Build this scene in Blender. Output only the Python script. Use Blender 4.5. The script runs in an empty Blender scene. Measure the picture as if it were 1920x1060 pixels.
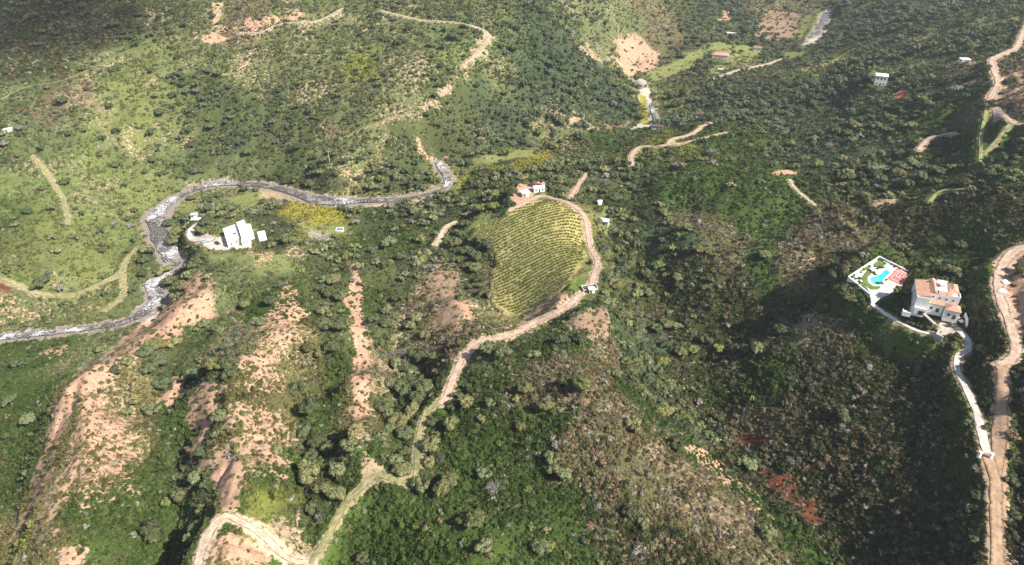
import bpy, bmesh, math, random
import numpy as np
from mathutils import Vector, Matrix
R = math.radians
rng = np.random.default_rng(7)
random.seed(11)
scene = bpy.context.scene
COL = scene.collection

# ------------------------------------------------------------------ camera, sky, sun, exposure
CAMZ = 230.0; PITCH = R(34); FPX = 1297.0
cam_d = bpy.data.cameras.new("camera"); cam = bpy.data.objects.new("camera", cam_d); COL.objects.link(cam)
cam.location = (0, 0, CAMZ); cam.rotation_euler = (R(90) - PITCH, 0, 0)
cam_d.sensor_width = 36; cam_d.lens = 36 * FPX / 1920; cam_d.clip_end = 9000; cam_d.clip_start = 1
scene.camera = cam
SUN_EL = R(44); SUN_AZ = R(-30)          # azimuth measured from +x towards +y: from the right, a little from the camera's side
world = bpy.data.worlds.new("World"); scene.world = world; world.use_nodes = True
nt = world.node_tree; nt.nodes.clear()
sky = nt.nodes.new('ShaderNodeTexSky'); sky.sky_type = 'NISHITA'; sky.sun_disc = False
sky.sun_elevation = SUN_EL; sky.sun_rotation = R(90) - SUN_AZ
bg = nt.nodes.new('ShaderNodeBackground'); bg.inputs['Strength'].default_value = 0.085
wo = nt.nodes.new('ShaderNodeOutputWorld'); nt.links.new(sky.outputs[0], bg.inputs[0]); nt.links.new(bg.outputs[0], wo.inputs[0])
sl = bpy.data.lights.new("sun", 'SUN'); sl.energy = 5.0; sl.angle = R(0.5); sl.color = (1.0, 0.94, 0.85)
sun = bpy.data.objects.new("sun", sl); COL.objects.link(sun)
SD = Vector((math.cos(SUN_EL) * math.cos(SUN_AZ), math.cos(SUN_EL) * math.sin(SUN_AZ), math.sin(SUN_EL)))
sun.rotation_euler = SD.to_track_quat('Z', 'Y').to_euler()
scene.view_settings.view_transform = 'Standard'; scene.view_settings.look = 'None'
scene.view_settings.exposure = 0.85; scene.view_settings.gamma = 1.0
scene.cycles.max_bounces = 5; scene.cycles.diffuse_bounces = 2; scene.cycles.glossy_bounces = 2
scene.cycles.transparent_max_bounces = 24; scene.cycles.volume_bounces = 0
scene.cycles.volume_step_rate = 4

# ------------------------------------------------------------------ small numeric tools
_lat = rng.random((8, 256, 256))
def vnoise(x, y, s, k=0):
    x = np.asarray(x, float) / s + 37.3; y = np.asarray(y, float) / s + 91.7
    xi = np.floor(x).astype(int); yi = np.floor(y).astype(int)
    fx = x - xi; fy = y - yi; fx = fx * fx * (3 - 2 * fx); fy = fy * fy * (3 - 2 * fy)
    L = _lat[k]; a = L[yi & 255, xi & 255]; b = L[yi & 255, (xi + 1) & 255]
    c = L[(yi + 1) & 255, xi & 255]; d = L[(yi + 1) & 255, (xi + 1) & 255]
    return (a * (1 - fx) + b * fx) * (1 - fy) + (c * (1 - fx) + d * fx) * fy
def fbm(x, y, s, o=4, k=0):
    t = 0; n = 0; a = 1.0
    for i in range(o):
        t = t + a * vnoise(x, y, s / 2 ** i, (k + i) % 8); n += a; a *= 0.5
    return t / n
def sstep(a, b, x):
    t = np.clip((x - a) / (b - a), 0, 1); return t * t * (3 - 2 * t)
def ray(px, py):
    u = (px - 960) / FPX; v = (py - 530) / FPX
    return np.array([u, math.cos(PITCH) - v * math.sin(PITCH), -math.sin(PITCH) - v * math.cos(PITCH)])
def at_z(px, py, z):
    d = ray(px, py); t = (z - CAMZ) / d[2]; return d[0] * t, d[1] * t
def to_px(x, y, z):
    dz = np.asarray(z) - CAMZ
    dep = np.asarray(y) * math.cos(PITCH) - dz * math.sin(PITCH)
    up = np.asarray(y) * math.sin(PITCH) + dz * math.cos(PITCH)
    return 960 + FPX * np.asarray(x) / dep, 530 - FPX * up / dep, dep

# ------------------------------------------------------------------ relief: surveyed heights (photo position, metres above the river)
CP = """1545 25 12;1510 80 10;1490 95 10;1420 120 10;1190 150 8;1215 190 7;1225 225 6;1185 243 6;1120 255 5;1050 262 5;950 275 5;820 305 4;835 345 3;760 375 2;690 372 2;
640 378 1;560 360 0;480 345 0;400 343 -1;330 370 -2;290 400 -2;300 440 -3;320 475 -4;300 520 -5;290 555 -6;240 605 -8;200 612 -8;100 622 -9;0 630 -10
100 500 4;0 540 2;200 400 8;100 400 13;0 400 16;100 300 27;250 300 17;0 300 30;200 200 46;350 250 24;0 200 47;100 150 57;200 100 67;350 130 57;500 200 34;600 330 6;620 300 20;650 200 40
500 60 75;300 30 84;100 30 83;0 0 88;640 20 84;700 100 64;800 180 46;770 215 38;900 70 70;860 170 46;950 200 29;1000 250 12;1100 240 12;1150 200 14;1050 150 40;1000 50 70;1000 0 84
1150 50 42;1190 90 20;1190 65 31;1250 20 34;1300 0 36;1250 100 12;1350 110 13;1330 140 13;1280 170 10;1400 40 24;1460 40 14;1600 0 40;1600 60 28;1500 130 26;1550 200 36;1450 200 26;1350 200 16;1300 240 20
1700 30 62;1800 30 78;1900 30 90;1700 130 60;1650 150 56;1810 110 80;1870 120 92;1900 200 92;1840 250 76;1750 250 62;1600 280 46;1500 300 36;1400 250 30;1330 235 28;1190 290 22;1240 275 26;1300 340 42
1280 400 25;1380 430 27;1450 445 31;1200 395 30;1300 425 37;1400 455 41;1500 475 45;1570 500 50;1500 430 45;1650 430 55;1800 430 66;1640 520 60;1745 560 62;1760 610 59;1650 640 47;1550 610 44;1500 650 34
1560 560 46;1450 600 31;1350 620 20;1300 640 15;1150 380 20;1150 430 18;1170 500 15;1200 570 14;1230 620 12;1260 680 11;1310 760 10;1350 800 10;1420 880 17;1500 950 24;1550 1010 28;1620 1060 34
1400 700 22;1500 750 30;1600 800 38;1700 850 45;1800 850 53;1500 850 29;1650 950 38;1750 1000 46;1860 1000 54;1870 850 58;1915 700 70;1915 1000 61;1800 680 57;1840 780 60;1875 580 71;1900 470 75;1800 490 62;1700 470 54;1600 450 50
1700 400 62;1800 350 70;1900 350 85;1650 350 50;1500 350 42;1480 330 43;1550 300 42;1400 380 43;1250 340 37
1000 340 28;1000 370 30;920 440 22;1050 400 34;1100 400 34;1110 480 38;1000 480 30;930 520 19;1000 560 27;1100 535 40;980 600 31;920 590 23;890 480 12;850 450 9;870 540 13
820 500 20;840 560 28;870 620 35;880 650 38;720 480 4;740 560 10;750 640 16;770 700 22;740 780 28;745 850 36;700 890 44;662 490 20;668 600 33;680 700 41;675 800 46;600 440 4;600 520 8;610 620 14;590 740 22;590 850 29;610 930 34;610 1050 32
540 530 20;550 600 30;490 690 38;370 720 38;380 800 40;420 900 46;430 980 48;440 1040 50;450 740 42;500 820 41;400 600 8;320 650 10;260 690 13;290 760 19;320 850 25;330 950 29;320 1040 30
375 505 14;350 560 22;280 620 27;210 670 31;190 720 35;180 800 37;170 900 37;150 1000 35;100 780 26;60 950 22;30 1010 18;325 565 -3;262 620 -5;190 645 -4;100 680 0;0 700 2;0 800 7;0 900 8;60 800 14;0 1040 10;80 660 -5
440 440 12;400 450 12;490 440 12;500 470 16;420 480 14;350 420 5;380 400 4;560 380 2;500 370 1;600 400 3;650 420 4;640 430 4;700 400 3;800 400 5;860 370 6;560 440 8;900 310 6;980 290 8;940 330 13;1100 300 16;1090 350 27;1130 415 26;1120 380 28
1130 590 43;1060 640 43;1000 620 37;1100 720 52;1150 800 53;1250 870 47;1380 960 41;1450 1040 41;1275 800 29;1400 905 27;1480 975 27;840 740 39;800 900 43;950 900 46;1050 870 48;900 1000 48;750 1000 43;1100 1000 48;1250 1000 45
1200 640 22;1170 700 36;900 700 41;1000 760 49;700 1060 39;620 1000 37;1130 500 33"""
pts = []
for t in CP.replace('\n', ';').split(';'):
    if not t.strip(): continue
    a, b, c = map(float, t.split()); x, y = at_z(a, b, c); pts.append((x, y, c))
for x, y, z in ((-900, 700, 105), (-300, 800, 125), (100, 900, 110), (900, 900, 115), (400, 1400, 60), (900, 1400, 160), (-900, 1400, 150), (-100, 1400, 140),
                (-800, 300, 40), (800, 300, 110), (-300, 60, 30), (0, 40, 55), (300, 40, 60)): pts.append((x, y, z))
pts = np.array(pts); N = len(pts)
def phi(r2): return np.sqrt(r2 + 14.0 ** 2)
D2 = ((pts[:, None, :2] - pts[None, :, :2]) ** 2).sum(2)
A = -phi(D2) + 0; A[np.arange(N), np.arange(N)] -= -8.0 * 0.35
P = np.c_[np.ones(N), pts[:, :2] / 1000]
M = np.block([[A, P], [P.T, np.zeros((3, 3))]])
sol = np.linalg.solve(M, np.r_[pts[:, 2], 0, 0, 0])
GX0, GX1, GY0, GY1, GS = -950., 1000., 30., 1500., 3.0
gx = np.arange(GX0, GX1 + .1, GS); gy = np.arange(GY0, GY1 + .1, GS)
XX, YY = np.meshgrid(gx, gy)
BASE = np.zeros(XX.size); xf = XX.ravel(); yf = YY.ravel()
for i in range(0, xf.size, 20000):
    s = slice(i, i + 20000)
    r2 = (xf[s, None] - pts[None, :, 0]) ** 2 + (yf[s, None] - pts[None, :, 1]) ** 2
    BASE[s] = -phi(r2) @ sol[:N] + sol[N] + sol[N + 1] * xf[s] / 1000 + sol[N + 2] * yf[s] / 1000
BASE = BASE.reshape(XX.shape)
def blur(G, r):
    k = int(r / GS); ker = np.ones(2 * k + 1) / (2 * k + 1)
    for _ in range(3):
        G = np.pad(G, k, 'edge'); G = np.apply_along_axis(lambda v: np.convolve(v, ker, 'valid'), 0, G); G = np.apply_along_axis(lambda v: np.convolve(v, ker, 'valid'), 1, G)
    return G
BASE = BASE + (BASE - blur(BASE, 27)) * (.62 - .47 * sstep(20, 75, XX)) * (1 - sstep(235, 330, YY))      # sharper spurs and gullies on the near side
BASE = np.clip(BASE, -14, 230)
def gsample(G, x, y):
    fx = np.clip((np.asarray(x, float) - GX0) / GS, 0, G.shape[1] - 1.001); fy = np.clip((np.asarray(y, float) - GY0) / GS, 0, G.shape[0] - 1.001)
    i = fx.astype(int); j = fy.astype(int); a = fx - i; b = fy - j
    if G.ndim == 3: a = a[..., None]; b = b[..., None]
    return (G[j, i] * (1 - a) + G[j, i + 1] * a) * (1 - b) + (G[j + 1, i] * (1 - a) + G[j + 1, i + 1] * a) * b
def hit(px, py):
    d = ray(px, py); t = np.arange(90, 1900, 0.8)
    x = d[0] * t; y = d[1] * t; z = CAMZ + d[2] * t
    h = gsample(BASE, x, y); k = np.nonzero(z < h)[0]
    k = k[0] if len(k) else len(t) - 1
    return float(x[k]), float(y[k])
def hits(s):
    return np.array([hit(*map(float, p.split(','))) for p in s.split()])
def pseg(x, y, P, closed=False):
    """distance to a polyline, and (closed) inside flag"""
    n = len(P); d = np.full(np.shape(x), 1e9); ins = np.zeros(np.shape(x), bool)
    for i in range(n if closed else n - 1):
        ax, ay = P[i]; bx, by = P[(i + 1) % n]
        ex, ey = bx - ax, by - ay; L = ex * ex + ey * ey + 1e-9
        t = np.clip(((x - ax) * ex + (y - ay) * ey) / L, 0, 1)
        d = np.minimum(d, np.hypot(x - ax - t * ex, y - ay - t * ey))
        if closed and abs(ey) > 1e-9:
            c = ((ay > y) != (by > y)) & (x < ex * (y - ay) / ey + ax); ins ^= c
    return d, ins
def near(x, y, P, m):
    return (x > P[:, 0].min() - m) & (x < P[:, 0].max() + m) & (y > P[:, 1].min() - m) & (y < P[:, 1].max() + m)
def smooth_line(P, step=2.0):
    P = np.asarray(P, float); out = []
    Q = np.vstack([2 * P[0] - P[1], P, 2 * P[-1] - P[-2]])
    for i in range(1, len(Q) - 2):
        n = max(2, int(np.hypot(*(Q[i + 1] - Q[i])[:2]) / step))
        for k in range(n):
            t = k / n
            out.append(0.5 * (2 * Q[i] + (Q[i + 1] - Q[i - 1]) * t + (2 * Q[i - 1] - 5 * Q[i] + 4 * Q[i + 1] - Q[i + 2]) * t * t + (3 * Q[i] - Q[i - 1] - 3 * Q[i + 1] + Q[i + 2]) * t ** 3))
    out.append(P[-1]); return np.array(out)

# ------------------------------------------------------------------ level pads (house platforms)
PADS = [("1588,521 1648,480 1712,508 1706,526 1694,548 1662,572 1628,562", None), ("1708,585 1714,535 1745,510 1785,525 1794,565 1765,598", None),
        ("1752,612 1770,596 1800,600 1800,622 1768,630", None), ("352,440 415,420 455,410 480,425 515,440 510,460 425,470 380,462", None),
        ("960,385 985,350 1020,345 1020,362 985,378", None), ("1085,545 1092,530 1125,530 1125,550 1105,556", None),
        ("1325,112 1340,92 1365,95 1375,112 1355,118", None), ("1632,168 1634,142 1665,142 1662,165", None), ("970,398 1010,375 1080,398", None)]
PADP = []
for s, _ in PADS[:8]:
    P = hits(s); c = P.mean(0); PADP.append((P, float(np.mean(gsample(BASE, P[:, 0], P[:, 1])) * .5 + gsample(BASE, c[0], c[1]) * .5)))
INS = [pseg(XX, YY, P, True)[1] for P, _ in PADP]; ANY = np.any(INS, 0)
for (P, z0), ins0 in zip(PADP, INS):
    w = near(XX, YY, P, 15) & (ins0 | ~ANY); d, ins = pseg(XX[w], YY[w], P, True)
    f = np.where(ins, 1, 1 - sstep(4, 13, d)); BASE[w] = BASE[w] * (1 - f) + z0 * f

# ------------------------------------------------------------------ tracks and river (photo positions -> ground)
TRACKS = [  # name, points, width m, colour key, label
 ("dirt_track", "1090,552 1060,575 1000,610 950,630 900,640 875,660 855,700 838,742 825,757", 2.9, 'pink', 0),
 ("dirt_track", "825,757 800,780 788,810 783,850 780,890 765,903 735,900 710,888 690,900 665,930 640,965 620,1000 600,1040 586,1066", 1.9, 'tan', 0),
 ("dirt_track", "1108,540 1114,515 1120,492 1106,462 1101,430 1095,405 1075,386 1045,373 1015,369 985,381 960,396", 2.8, 'pink', 0),
 ("dirt_track", "370,1064 383,1020 403,985 423,967 450,975 480,992 505,1015 540,1048 578,1062", 2.7, 'pale', 0),
 ("dirt_road", "1870,1066 1868,1000 1866,940 1864,900 1868,872 1873,840 1877,790 1880,730 1879,705 1872,692", 3.6, 'orange', 0),
 ("dirt_road", "1868,690 1893,677 1906,655 1895,615 1880,580 1871,540 1879,500 1900,476 1930,460", 3.6, 'pink', 0),
 ("concrete_driveway", "1849,862 1836,820 1826,772 1806,722 1792,692 1795,672 1815,655 1812,636 1792,616", 2.3, 'concrete', 0),
 ("dirt_track", "1847,858 1853,880 1863,905", 3.6, 'orange', 0),
 ("garden_path", "1634,568 1660,591 1690,611 1720,623 1757,628", 1.5, 'path', 0),
 ("dirt_road", "1932,35 1915,70 1905,90 1880,102 1860,112 1862,130 1872,155 1862,175 1856,188", 3.4, 'pink', 0),
 ("dirt_road", "1866,203 1880,219 1908,229 1932,232", 3.0, 'pink', 0),
 ("dirt_track", "1185,312 1185,292 1200,278 1248,273 1262,262 1300,250 1335,231", 3.2, 'pink', 0),
 ("dirt_track", "1250,272 1300,265 1362,250", 2.4, 'pink', 0),
 ("dirt_road", "1338,151 1380,134 1430,123 1467,111", 4.0, 'pale', 0),
 ("dirt_track", "-8,520 30,535 70,552 110,556 150,550 190,532 225,512 240,485 262,463", 2.6, 'tan', 0),
 ("dirt_track", "230,512 231,555 200,582", 2.0, 'tan', 0),
 ("dirt_track", "452,62 490,62 530,45 600,38 645,15", 3.0, 'pale', 0),
 ("dirt_track", "-10,195 50,165 110,155 160,135 230,100 290,82", 2.0, 'grass', 0),
 ("dirt_track", "60,290 95,335 120,380 130,420", 1.6, 'tan', 0),
 ("dirt_track", "770,215 700,235 640,262", 1.6, 'tan', 0),
 ("dirt_track", "715,22 790,38 850,42 900,54 916,70 900,95 872,122", 2.2, 'pale', 0),
 ("dirt_track", "817,458 835,430 857,414", 3.0, 'pale', 0),
 ("house_drive", "368,418 356,425 357,438 372,446 400,450", 4.6, 'concrete', 0),
 ("dirt_track", "1480,338 1492,356 1530,388", 1.8, 'pale', 0),
 ("dirt_track", "1742,380 1765,362 1830,350", 2.0, 'grass', 0),
 ("dirt_track", "1722,284 1742,264 1790,245", 3.6, 'pink', 0),
 ("dirt_track", "1838,305 1838,270 1846,215", 1.9, 'grass', 0),
 ("dirt_track", "1846,288 1880,252 1893,236", 2.0, 'tan', 0),
 ("dirt_track", "1070,370 1082,350 1100,326", 2.4, 'pink', 0),
 ("dirt_track", "640,1066 645,1064", 2.0, 'tan', 0),
][:-1]
TRK = [(n, smooth_line(hits(p)), w * 1.0 + .1, c) for n, p, w, c, _ in TRACKS]
RIVERS = [("1550,20 1547,34 1536,48 1530,62 1516,76", "5 11 6 9 3"),
          ("1186,146 1193,156 1204,163", "3 6 3"), ("1221,196 1225,210 1229,226", "3 4.5 3"),
          ("822,300 828,318 840,338 832,352 790,366 740,374 690,376 640,378 590,370 555,362 500,348 455,344 400,346 345,364 312,384 292,404 300,440 318,472 322,496 306,518 284,530 292,556 272,585 235,605 200,612 100,623 -12,633",
           "7 8 9 4 3 4 6 10 13 12 9 7 6 6 7 10 16 15 12 12 9 6 9 9 7 6 6 6 6")]
RIV = []
for p, w in RIVERS:
    P0 = hits(p); W0 = np.array(list(map(float, w.split()))); W0 = np.interp(np.linspace(0, 1, len(P0)), np.linspace(0, 1, len(W0)), W0); L = smooth_line(np.c_[P0, W0], 2.5); RIV.append((L[:, :2], L[:, 2]))
# river level falls along its course; carve the bed
RIVZ = []
for P, W in RIV:
    z = gsample(BASE, P[:, 0], P[:, 1]); k = 25
    z = np.convolve(np.pad(z, k, 'edge'), np.ones(2 * k + 1) / (2 * k + 1), 'valid')
    z = np.minimum.accumulate(z) - 0.8; RIVZ.append(z)
    w = near(XX, YY, P, 30); xs, ys = XX[w], YY[w]
    dd = np.hypot(xs[:, None] - P[None, :, 0], ys[:, None] - P[None, :, 1]); j = dd.argmin(1); d = dd[np.arange(len(j)), j] - W[j] / 2
    f = 1 - sstep(1, 14, d); BASE[w] = BASE[w] * (1 - f) + (z[j] - 0.5) * f

# tracks lie level across on cut benches
for nme_, P, W, ck in TRK:
    z = gsample(BASE, P[:, 0], P[:, 1]); z = np.convolve(np.pad(z, 4, 'edge'), np.ones(9) / 9, 'valid')
    w = near(XX, YY, P, 9); xs, ys = XX[w], YY[w]
    if not len(xs): continue
    dd = np.hypot(xs[:, None] - P[None, :, 0], ys[:, None] - P[None, :, 1]); j = dd.argmin(1); d = dd[np.arange(len(j)), j] - W / 2
    f = 1 - sstep(1.2, 6.5, d); BASE[w] = BASE[w] * (1 - f) + z[j] * f

# small relief: rills on the slopes and lumps, none on roads and platforms
def road_d(x, y):
    d = np.full(np.shape(x), 99.)
    for n, P, W, c in TRK:
        w = near(x, y, P, 8)
        if w.any(): d[w] = np.minimum(d[w], pseg(x[w], y[w], P[::2] if len(P) > 6 else P)[0] - W / 2)
    return d
def pad_d(x, y, L=None):
    d = np.full(np.shape(x), 99.)
    for P, z in (L or PADP):
        w = near(x, y, P, 14)
        if w.any():
            q, i = pseg(x[w], y[w], P, True); d[w] = np.minimum(d[w], np.where(i, -q, q))
    return d
def riv_d(x, y):
    d = np.full(np.shape(x), 99.)
    for P, W in RIV:
        w = near(x, y, P, 22)
        if w.any():
            xs = x[w]; ys = y[w]; o = np.empty(len(xs))
            for i in range(0, len(xs), 20000):
                q = np.hypot(xs[i:i + 20000, None] - P[None, ::2, 0], ys[i:i + 20000, None] - P[None, ::2, 1]); j = q.argmin(1)
                o[i:i + 20000] = q[np.arange(len(j)), j] - W[::2][j] / 2
            d[w] = o
    return d
HF = hits
FEAT = []     # bare ground and meadow patches: polygon, kind, strength, feather m
def feat(s, kind, a, f): FEAT.append((hits(s), kind, a, f))
feat("376,498 394,535 402,590 345,612 300,645 240,682 205,702 150,745 112,790 100,850 92,905 60,965 26,1018 18,1002 58,930 55,880 80,800 128,722 200,658 258,612 322,560 352,522", 'pink', .84, 3)
feat("200,700 190,750 245,800 262,850 245,910 200,955 150,962 112,900 118,820 142,760", 'pink', .56, 4)
feat("542,528 578,575 565,625 525,680 512,760 545,830 520,900 490,872 450,835 428,782 468,722 430,692 440,650 490,590", 'pink', .60, 5)
feat("425,570 480,600 470,640 410,690 380,700 370,680 400,640", 'brown', .45, 5)
feat("300,745 330,700 390,700 425,720 395,775 392,815 430,850 455,905 440,962 412,955 390,885 362,850 352,790 345,735", 'pink', .95, 2.5)
feat("657,484 669,484 682,560 688,620 704,690 698,760 688,802 652,803 657,700 653,600 648,562 658,520", 'pink', .8, 2.5)
feat("690,620 735,690 725,740 700,760", 'brown', .55, 4)
feat("650,805 690,805 700,870 735,895 690,905 675,860", 'tan', .7, 3)
feat("800,478 850,488 872,560 892,622 850,632 800,580 788,520", 'brown', .78, 5)
feat("862,570 890,575 885,605 868,600", 'pink', .85, 3)
feat("450,474 510,458 517,490 480,502", 'pink', .8, 3)
feat("940,612 1010,575 1060,548 1075,560 1020,592 965,618", 'pink', .62, 3)
feat("1068,602 1136,580 1142,620 1100,640 1060,612", 'brown', .85, 3)
feat("1000,680 1110,690 1170,790 1120,860 1040,800", 'brown', .50, 12)
feat("1170,760 1240,800 1330,900 1420,1000 1400,1050 1290,930 1190,830", 'brown', .56, 10)
feat("1265,808 1300,828 1345,862 1405,905 1455,952 1440,972 1390,932 1325,872 1275,832", 'pink', .62, 2.5)
feat("1408,880 1470,872 1525,915 1555,962 1530,992 1480,952 1430,912", 'red', .85, 3)
feat("1372,822 1440,812 1432,842 1380,848", 'red', .8, 3)
feat("1600,480 1560,600 1500,640 1480,630 1540,590", 'brown', .35, 8)
feat("1892,478 1935,478 1935,665 1892,605 1884,540", 'pink', .82, 3)
feat("1868,470 1885,475 1875,510 1862,505", 'pink', .8, 2)
feat("1888,118 1935,118 1935,228 1905,212 1872,150", 'pink', .62, 5)
feat("1788,150 1835,148 1835,156 1788,166", 'pink', .8, 3)
feat("1808,104 1845,104 1845,114 1808,114", 'pink', .6, 4)
feat("1680,165 1710,168 1712,179 1680,178", 'redearth', .95, 2)
feat("1152,76 1190,64 1238,95 1224,132 1190,138 1160,112", 'pink', .80, 5)
feat("1080,80 1110,75 1150,110 1100,115", 'tan', .5, 8)
feat("1440,20 1495,22 1498,60 1470,76 1428,72 1415,60", 'brown', .92, 4)
feat("1354,20 1368,22 1366,42 1350,36", 'pink', .8, 5)
feat("1195,150 1212,152 1220,175 1216,205 1200,190 1198,165", 'palegravel', .98, 2)
feat("1183,246 1185,238 1215,222 1232,214 1236,222 1215,240", 'palegravel', .98, 2)
feat("1170,100 1192,140 1180,142 1150,110", 'tan', .8, 3)
feat("1212,160 1216,138 1298,95 1330,92 1310,118 1290,132 1240,152", 'meadow', 1, 4)
feat("1308,92 1350,78 1410,84 1440,98 1380,106 1350,92", 'meadow', 1, 4)
feat("1328,128 1345,120 1372,124 1350,140 1330,142", 'meadow', 1, 2)
feat("1462,95 1520,92 1500,108 1465,106", 'meadow', .9, 3)
feat("880,296 960,286 1000,278 1004,292 920,310 885,304", 'meadow', 1, 3)
feat("418,372 470,358 520,360 530,372 470,392 440,388", 'meadow', 1, 3)
feat("480,352 560,360 600,376 560,378 490,370", 'tan', .75, 3)
feat("560,372 640,382 645,412 600,418 520,400", 'yellow', 1, 3)
feat("328,392 372,380 372,410 340,415", 'meadow', 1, 3)
feat("360,470 430,475 520,470 560,500 540,525 480,505 400,500 380,500", 'meadow', .5, 6)
feat("440,395 520,400 560,420 540,470 480,465 478,425", 'wood', .9, 4)
feat("600,420 645,418 660,436 610,440", 'meadow', 1, 3)
feat("560,420 600,430 640,452 600,460", 'gravel', .6, 4)
feat("930,318 1040,280 1062,300 1000,322", 'yellow', .8, 6)
feat("974,392 985,376 1020,362 1036,370 984,388", 'meadow', 1, 2)
feat("893,405 950,385 955,395 905,430 880,432", 'meadow', .9, 4)
feat("1058,528 1090,524 1094,545 1062,548", 'lawn', 1, 2)
feat("1122,395 1140,392 1152,420 1132,432 1120,415", 'meadow', .9, 2)
feat("1624,598 1690,630 1750,640 1815,655 1800,668 1740,668 1660,652", 'lawn', .85, 4)
feat("1570,590 1625,572 1660,600 1620,620", 'green', .9, 5)
feat("1390,590 1480,600 1600,625 1560,660 1420,650", 'wood', .3, 5)
feat("1510,595 1600,588 1620,610 1560,640 1500,625", 'brown', .6, 7)
feat("1500,640 1600,630 1640,650 1560,665", 'brown', .5, 7)
feat("960,378 960,355 975,348 1020,342 1022,352 1000,365 984,380 970,392", 'pink', .98, 1.5)
feat("404,445 458,440 470,465 424,470 380,464 352,442 352,426 372,440", 'concrete', .95, 1.5)
feat("1760,612 1776,594 1800,598 1800,625 1765,632", 'concrete', .97, 1.5)
feat("1630,378 1690,370 1690,376 1640,386", 'tan', .85, 3)
feat("1440,322 1480,320 1485,330 1445,330", 'pink', .75, 3)
feat("100,170 170,165 260,210 290,260 240,280 180,240 120,200", 'tan', .45, 12)
feat("140,150 200,190 240,260 215,270 170,210 130,170", 'brown', .5, 8)
feat("230,230 262,232 268,290 240,300", 'tan', .62, 7)
feat("610,235 640,225 650,250 615,262", 'brown', .55, 7)
feat("205,150 270,170 300,250 260,270 220,220", 'rough', .9, 12)
feat("310,90 345,90 360,250 330,260", 'rough', .6, 12)
feat("370,60 420,50 430,75 380,78", 'pink', .7, 6)
feat("395,0 420,0 410,50 400,50", 'tan', .7, 4)
feat("440,48 500,25 560,20 560,38 480,55", 'pink', .62, 7)
feat("850,150 905,60 925,75 890,120 800,220 780,215", 'tan', .65, 6)
feat("1040,220 1090,215 1100,235 1050,240", 'pink', .6, 8)
feat("1100,230 1180,228 1185,240 1110,245", 'brown', .6, 5)
feat("780,260 860,275 850,290 790,285", 'pink', .6, 5)
feat("700,372 800,340 830,352 780,382 700,390", 'gravel', .62, 4)
feat("790,360 830,350 850,355 780,385 660,392 650,384", 'tan', .7, 3)
feat("300,400 318,395 322,420 305,428", 'palegravel', .9, 2)
feat("285,452 310,480 305,500 290,470", 'gravel', .95, 2)
feat("262,570 285,560 290,595 255,605", 'palegravel', .9, 3)
feat("345,335 420,332 445,340 400,346 350,350", 'gravel', .9, 3)
feat("80,655 130,642 130,655 85,678", 'pink', .75, 2)
feat("0,395 150,390 260,470 200,530 0,520", 'rough', .8, 14)
feat("0,560 60,575 180,580 150,600 60,600 0,595", 'pink', .42, 6)
feat("0,530 25,540 20,552 0,550", 'red', .7, 3)
feat("380,1010 430,1000 490,1030 520,1070 390,1070", 'pink', .7, 3)
feat("470,980 560,960 600,1010 590,1060 520,1020", 'tan', .55, 5)
feat("615,1000 650,955 668,935 640,990 620,1040 600,1062 590,1050", 'lawn', .75, 2)
feat("0,1045 35,1035 50,1070 0,1070", 'pink', .85, 4)
feat("120,1040 165,1028 160,1062 118,1068", 'pink', .85, 3)
feat("870,1005 960,1015 980,1050 900,1060", 'lawn', .5, 10)
feat('1204,170 1214,195 1222,232 1205,238 1196,200', 'yellow', .9, 2); feat('434,962 436,905 452,880 425,850 402,822 388,800 390,765 400,735 385,728 372,765 373,805 395,840 412,870 404,905 410,958', 'pink', 1.0, 1.2); feat('1500,40 1535,18 1558,30 1535,70 1508,95 1498,70', 'meadow', .7, 4)
feat('1500,80 1512,70 1532,60 1540,40 1548,16 1560,22 1550,50 1535,75 1508,92', 'palegravel', .7, 4)
feat('440,322 560,335 660,346 760,338 800,318 802,340 760,356 660,362 560,350 450,338', 'wood', .7, 4); feat('326,398 350,398 352,450 346,560 328,562 332,470', 'wood', .8, 3); feat('655,392 840,362 860,400 700,440 650,420', 'wood', .6, 5)
feat("1190,690 1250,700 1330,800 1420,880 1400,890 1290,810 1180,720", "wood", .5, 5)
VINE = hits("1000,377 1045,377 1090,402 1098,440 1100,482 1072,530 1020,570 960,592 925,570 918,530 930,492 925,466 882,440 890,422 950,400")
FEAT.append((VINE, 'vine', .9, 2))
#         soil/ground colour, tree factor, scrub factor, is it soil? (else plants over it)
KIND = dict(pink=((.47, .295, .20), .05, .75), redearth=((.46, .14, .08), 0, 0), brown=((.27, .19, .125), .1, 1.1), tan=((.42, .31, .20), .1, .35), red=((.13, .045, .025), .05, .9), gravel=((.33, .29, .25), 0, .08), palegravel=((.50, .45, .38), 0, .05),
            concrete=((.55, .48, .42), 0, 0), meadow=((.215, .235, .085), .03, .10), lawn=((.115, .165, .04), .02, .2), green=((.085, .13, .035), .1, .5),
            yellow=((.30, .27, .045), .1, 1.3), rough=((.165, .18, .062), .9, .75), wood=((.06, .07, .035), 3.0, 1), vine=((.48, .41, .16), 0, 0.02))
TCOL = dict(pink=(.52, .37, .28), tan=(.36, .31, .17), pale=(.52, .41, .30), pinkpale=(.55, .35, .25), orange=(.42, .28, .18), concrete=(.56, .51, .45), grass=(.30, .31, .12))
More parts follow.
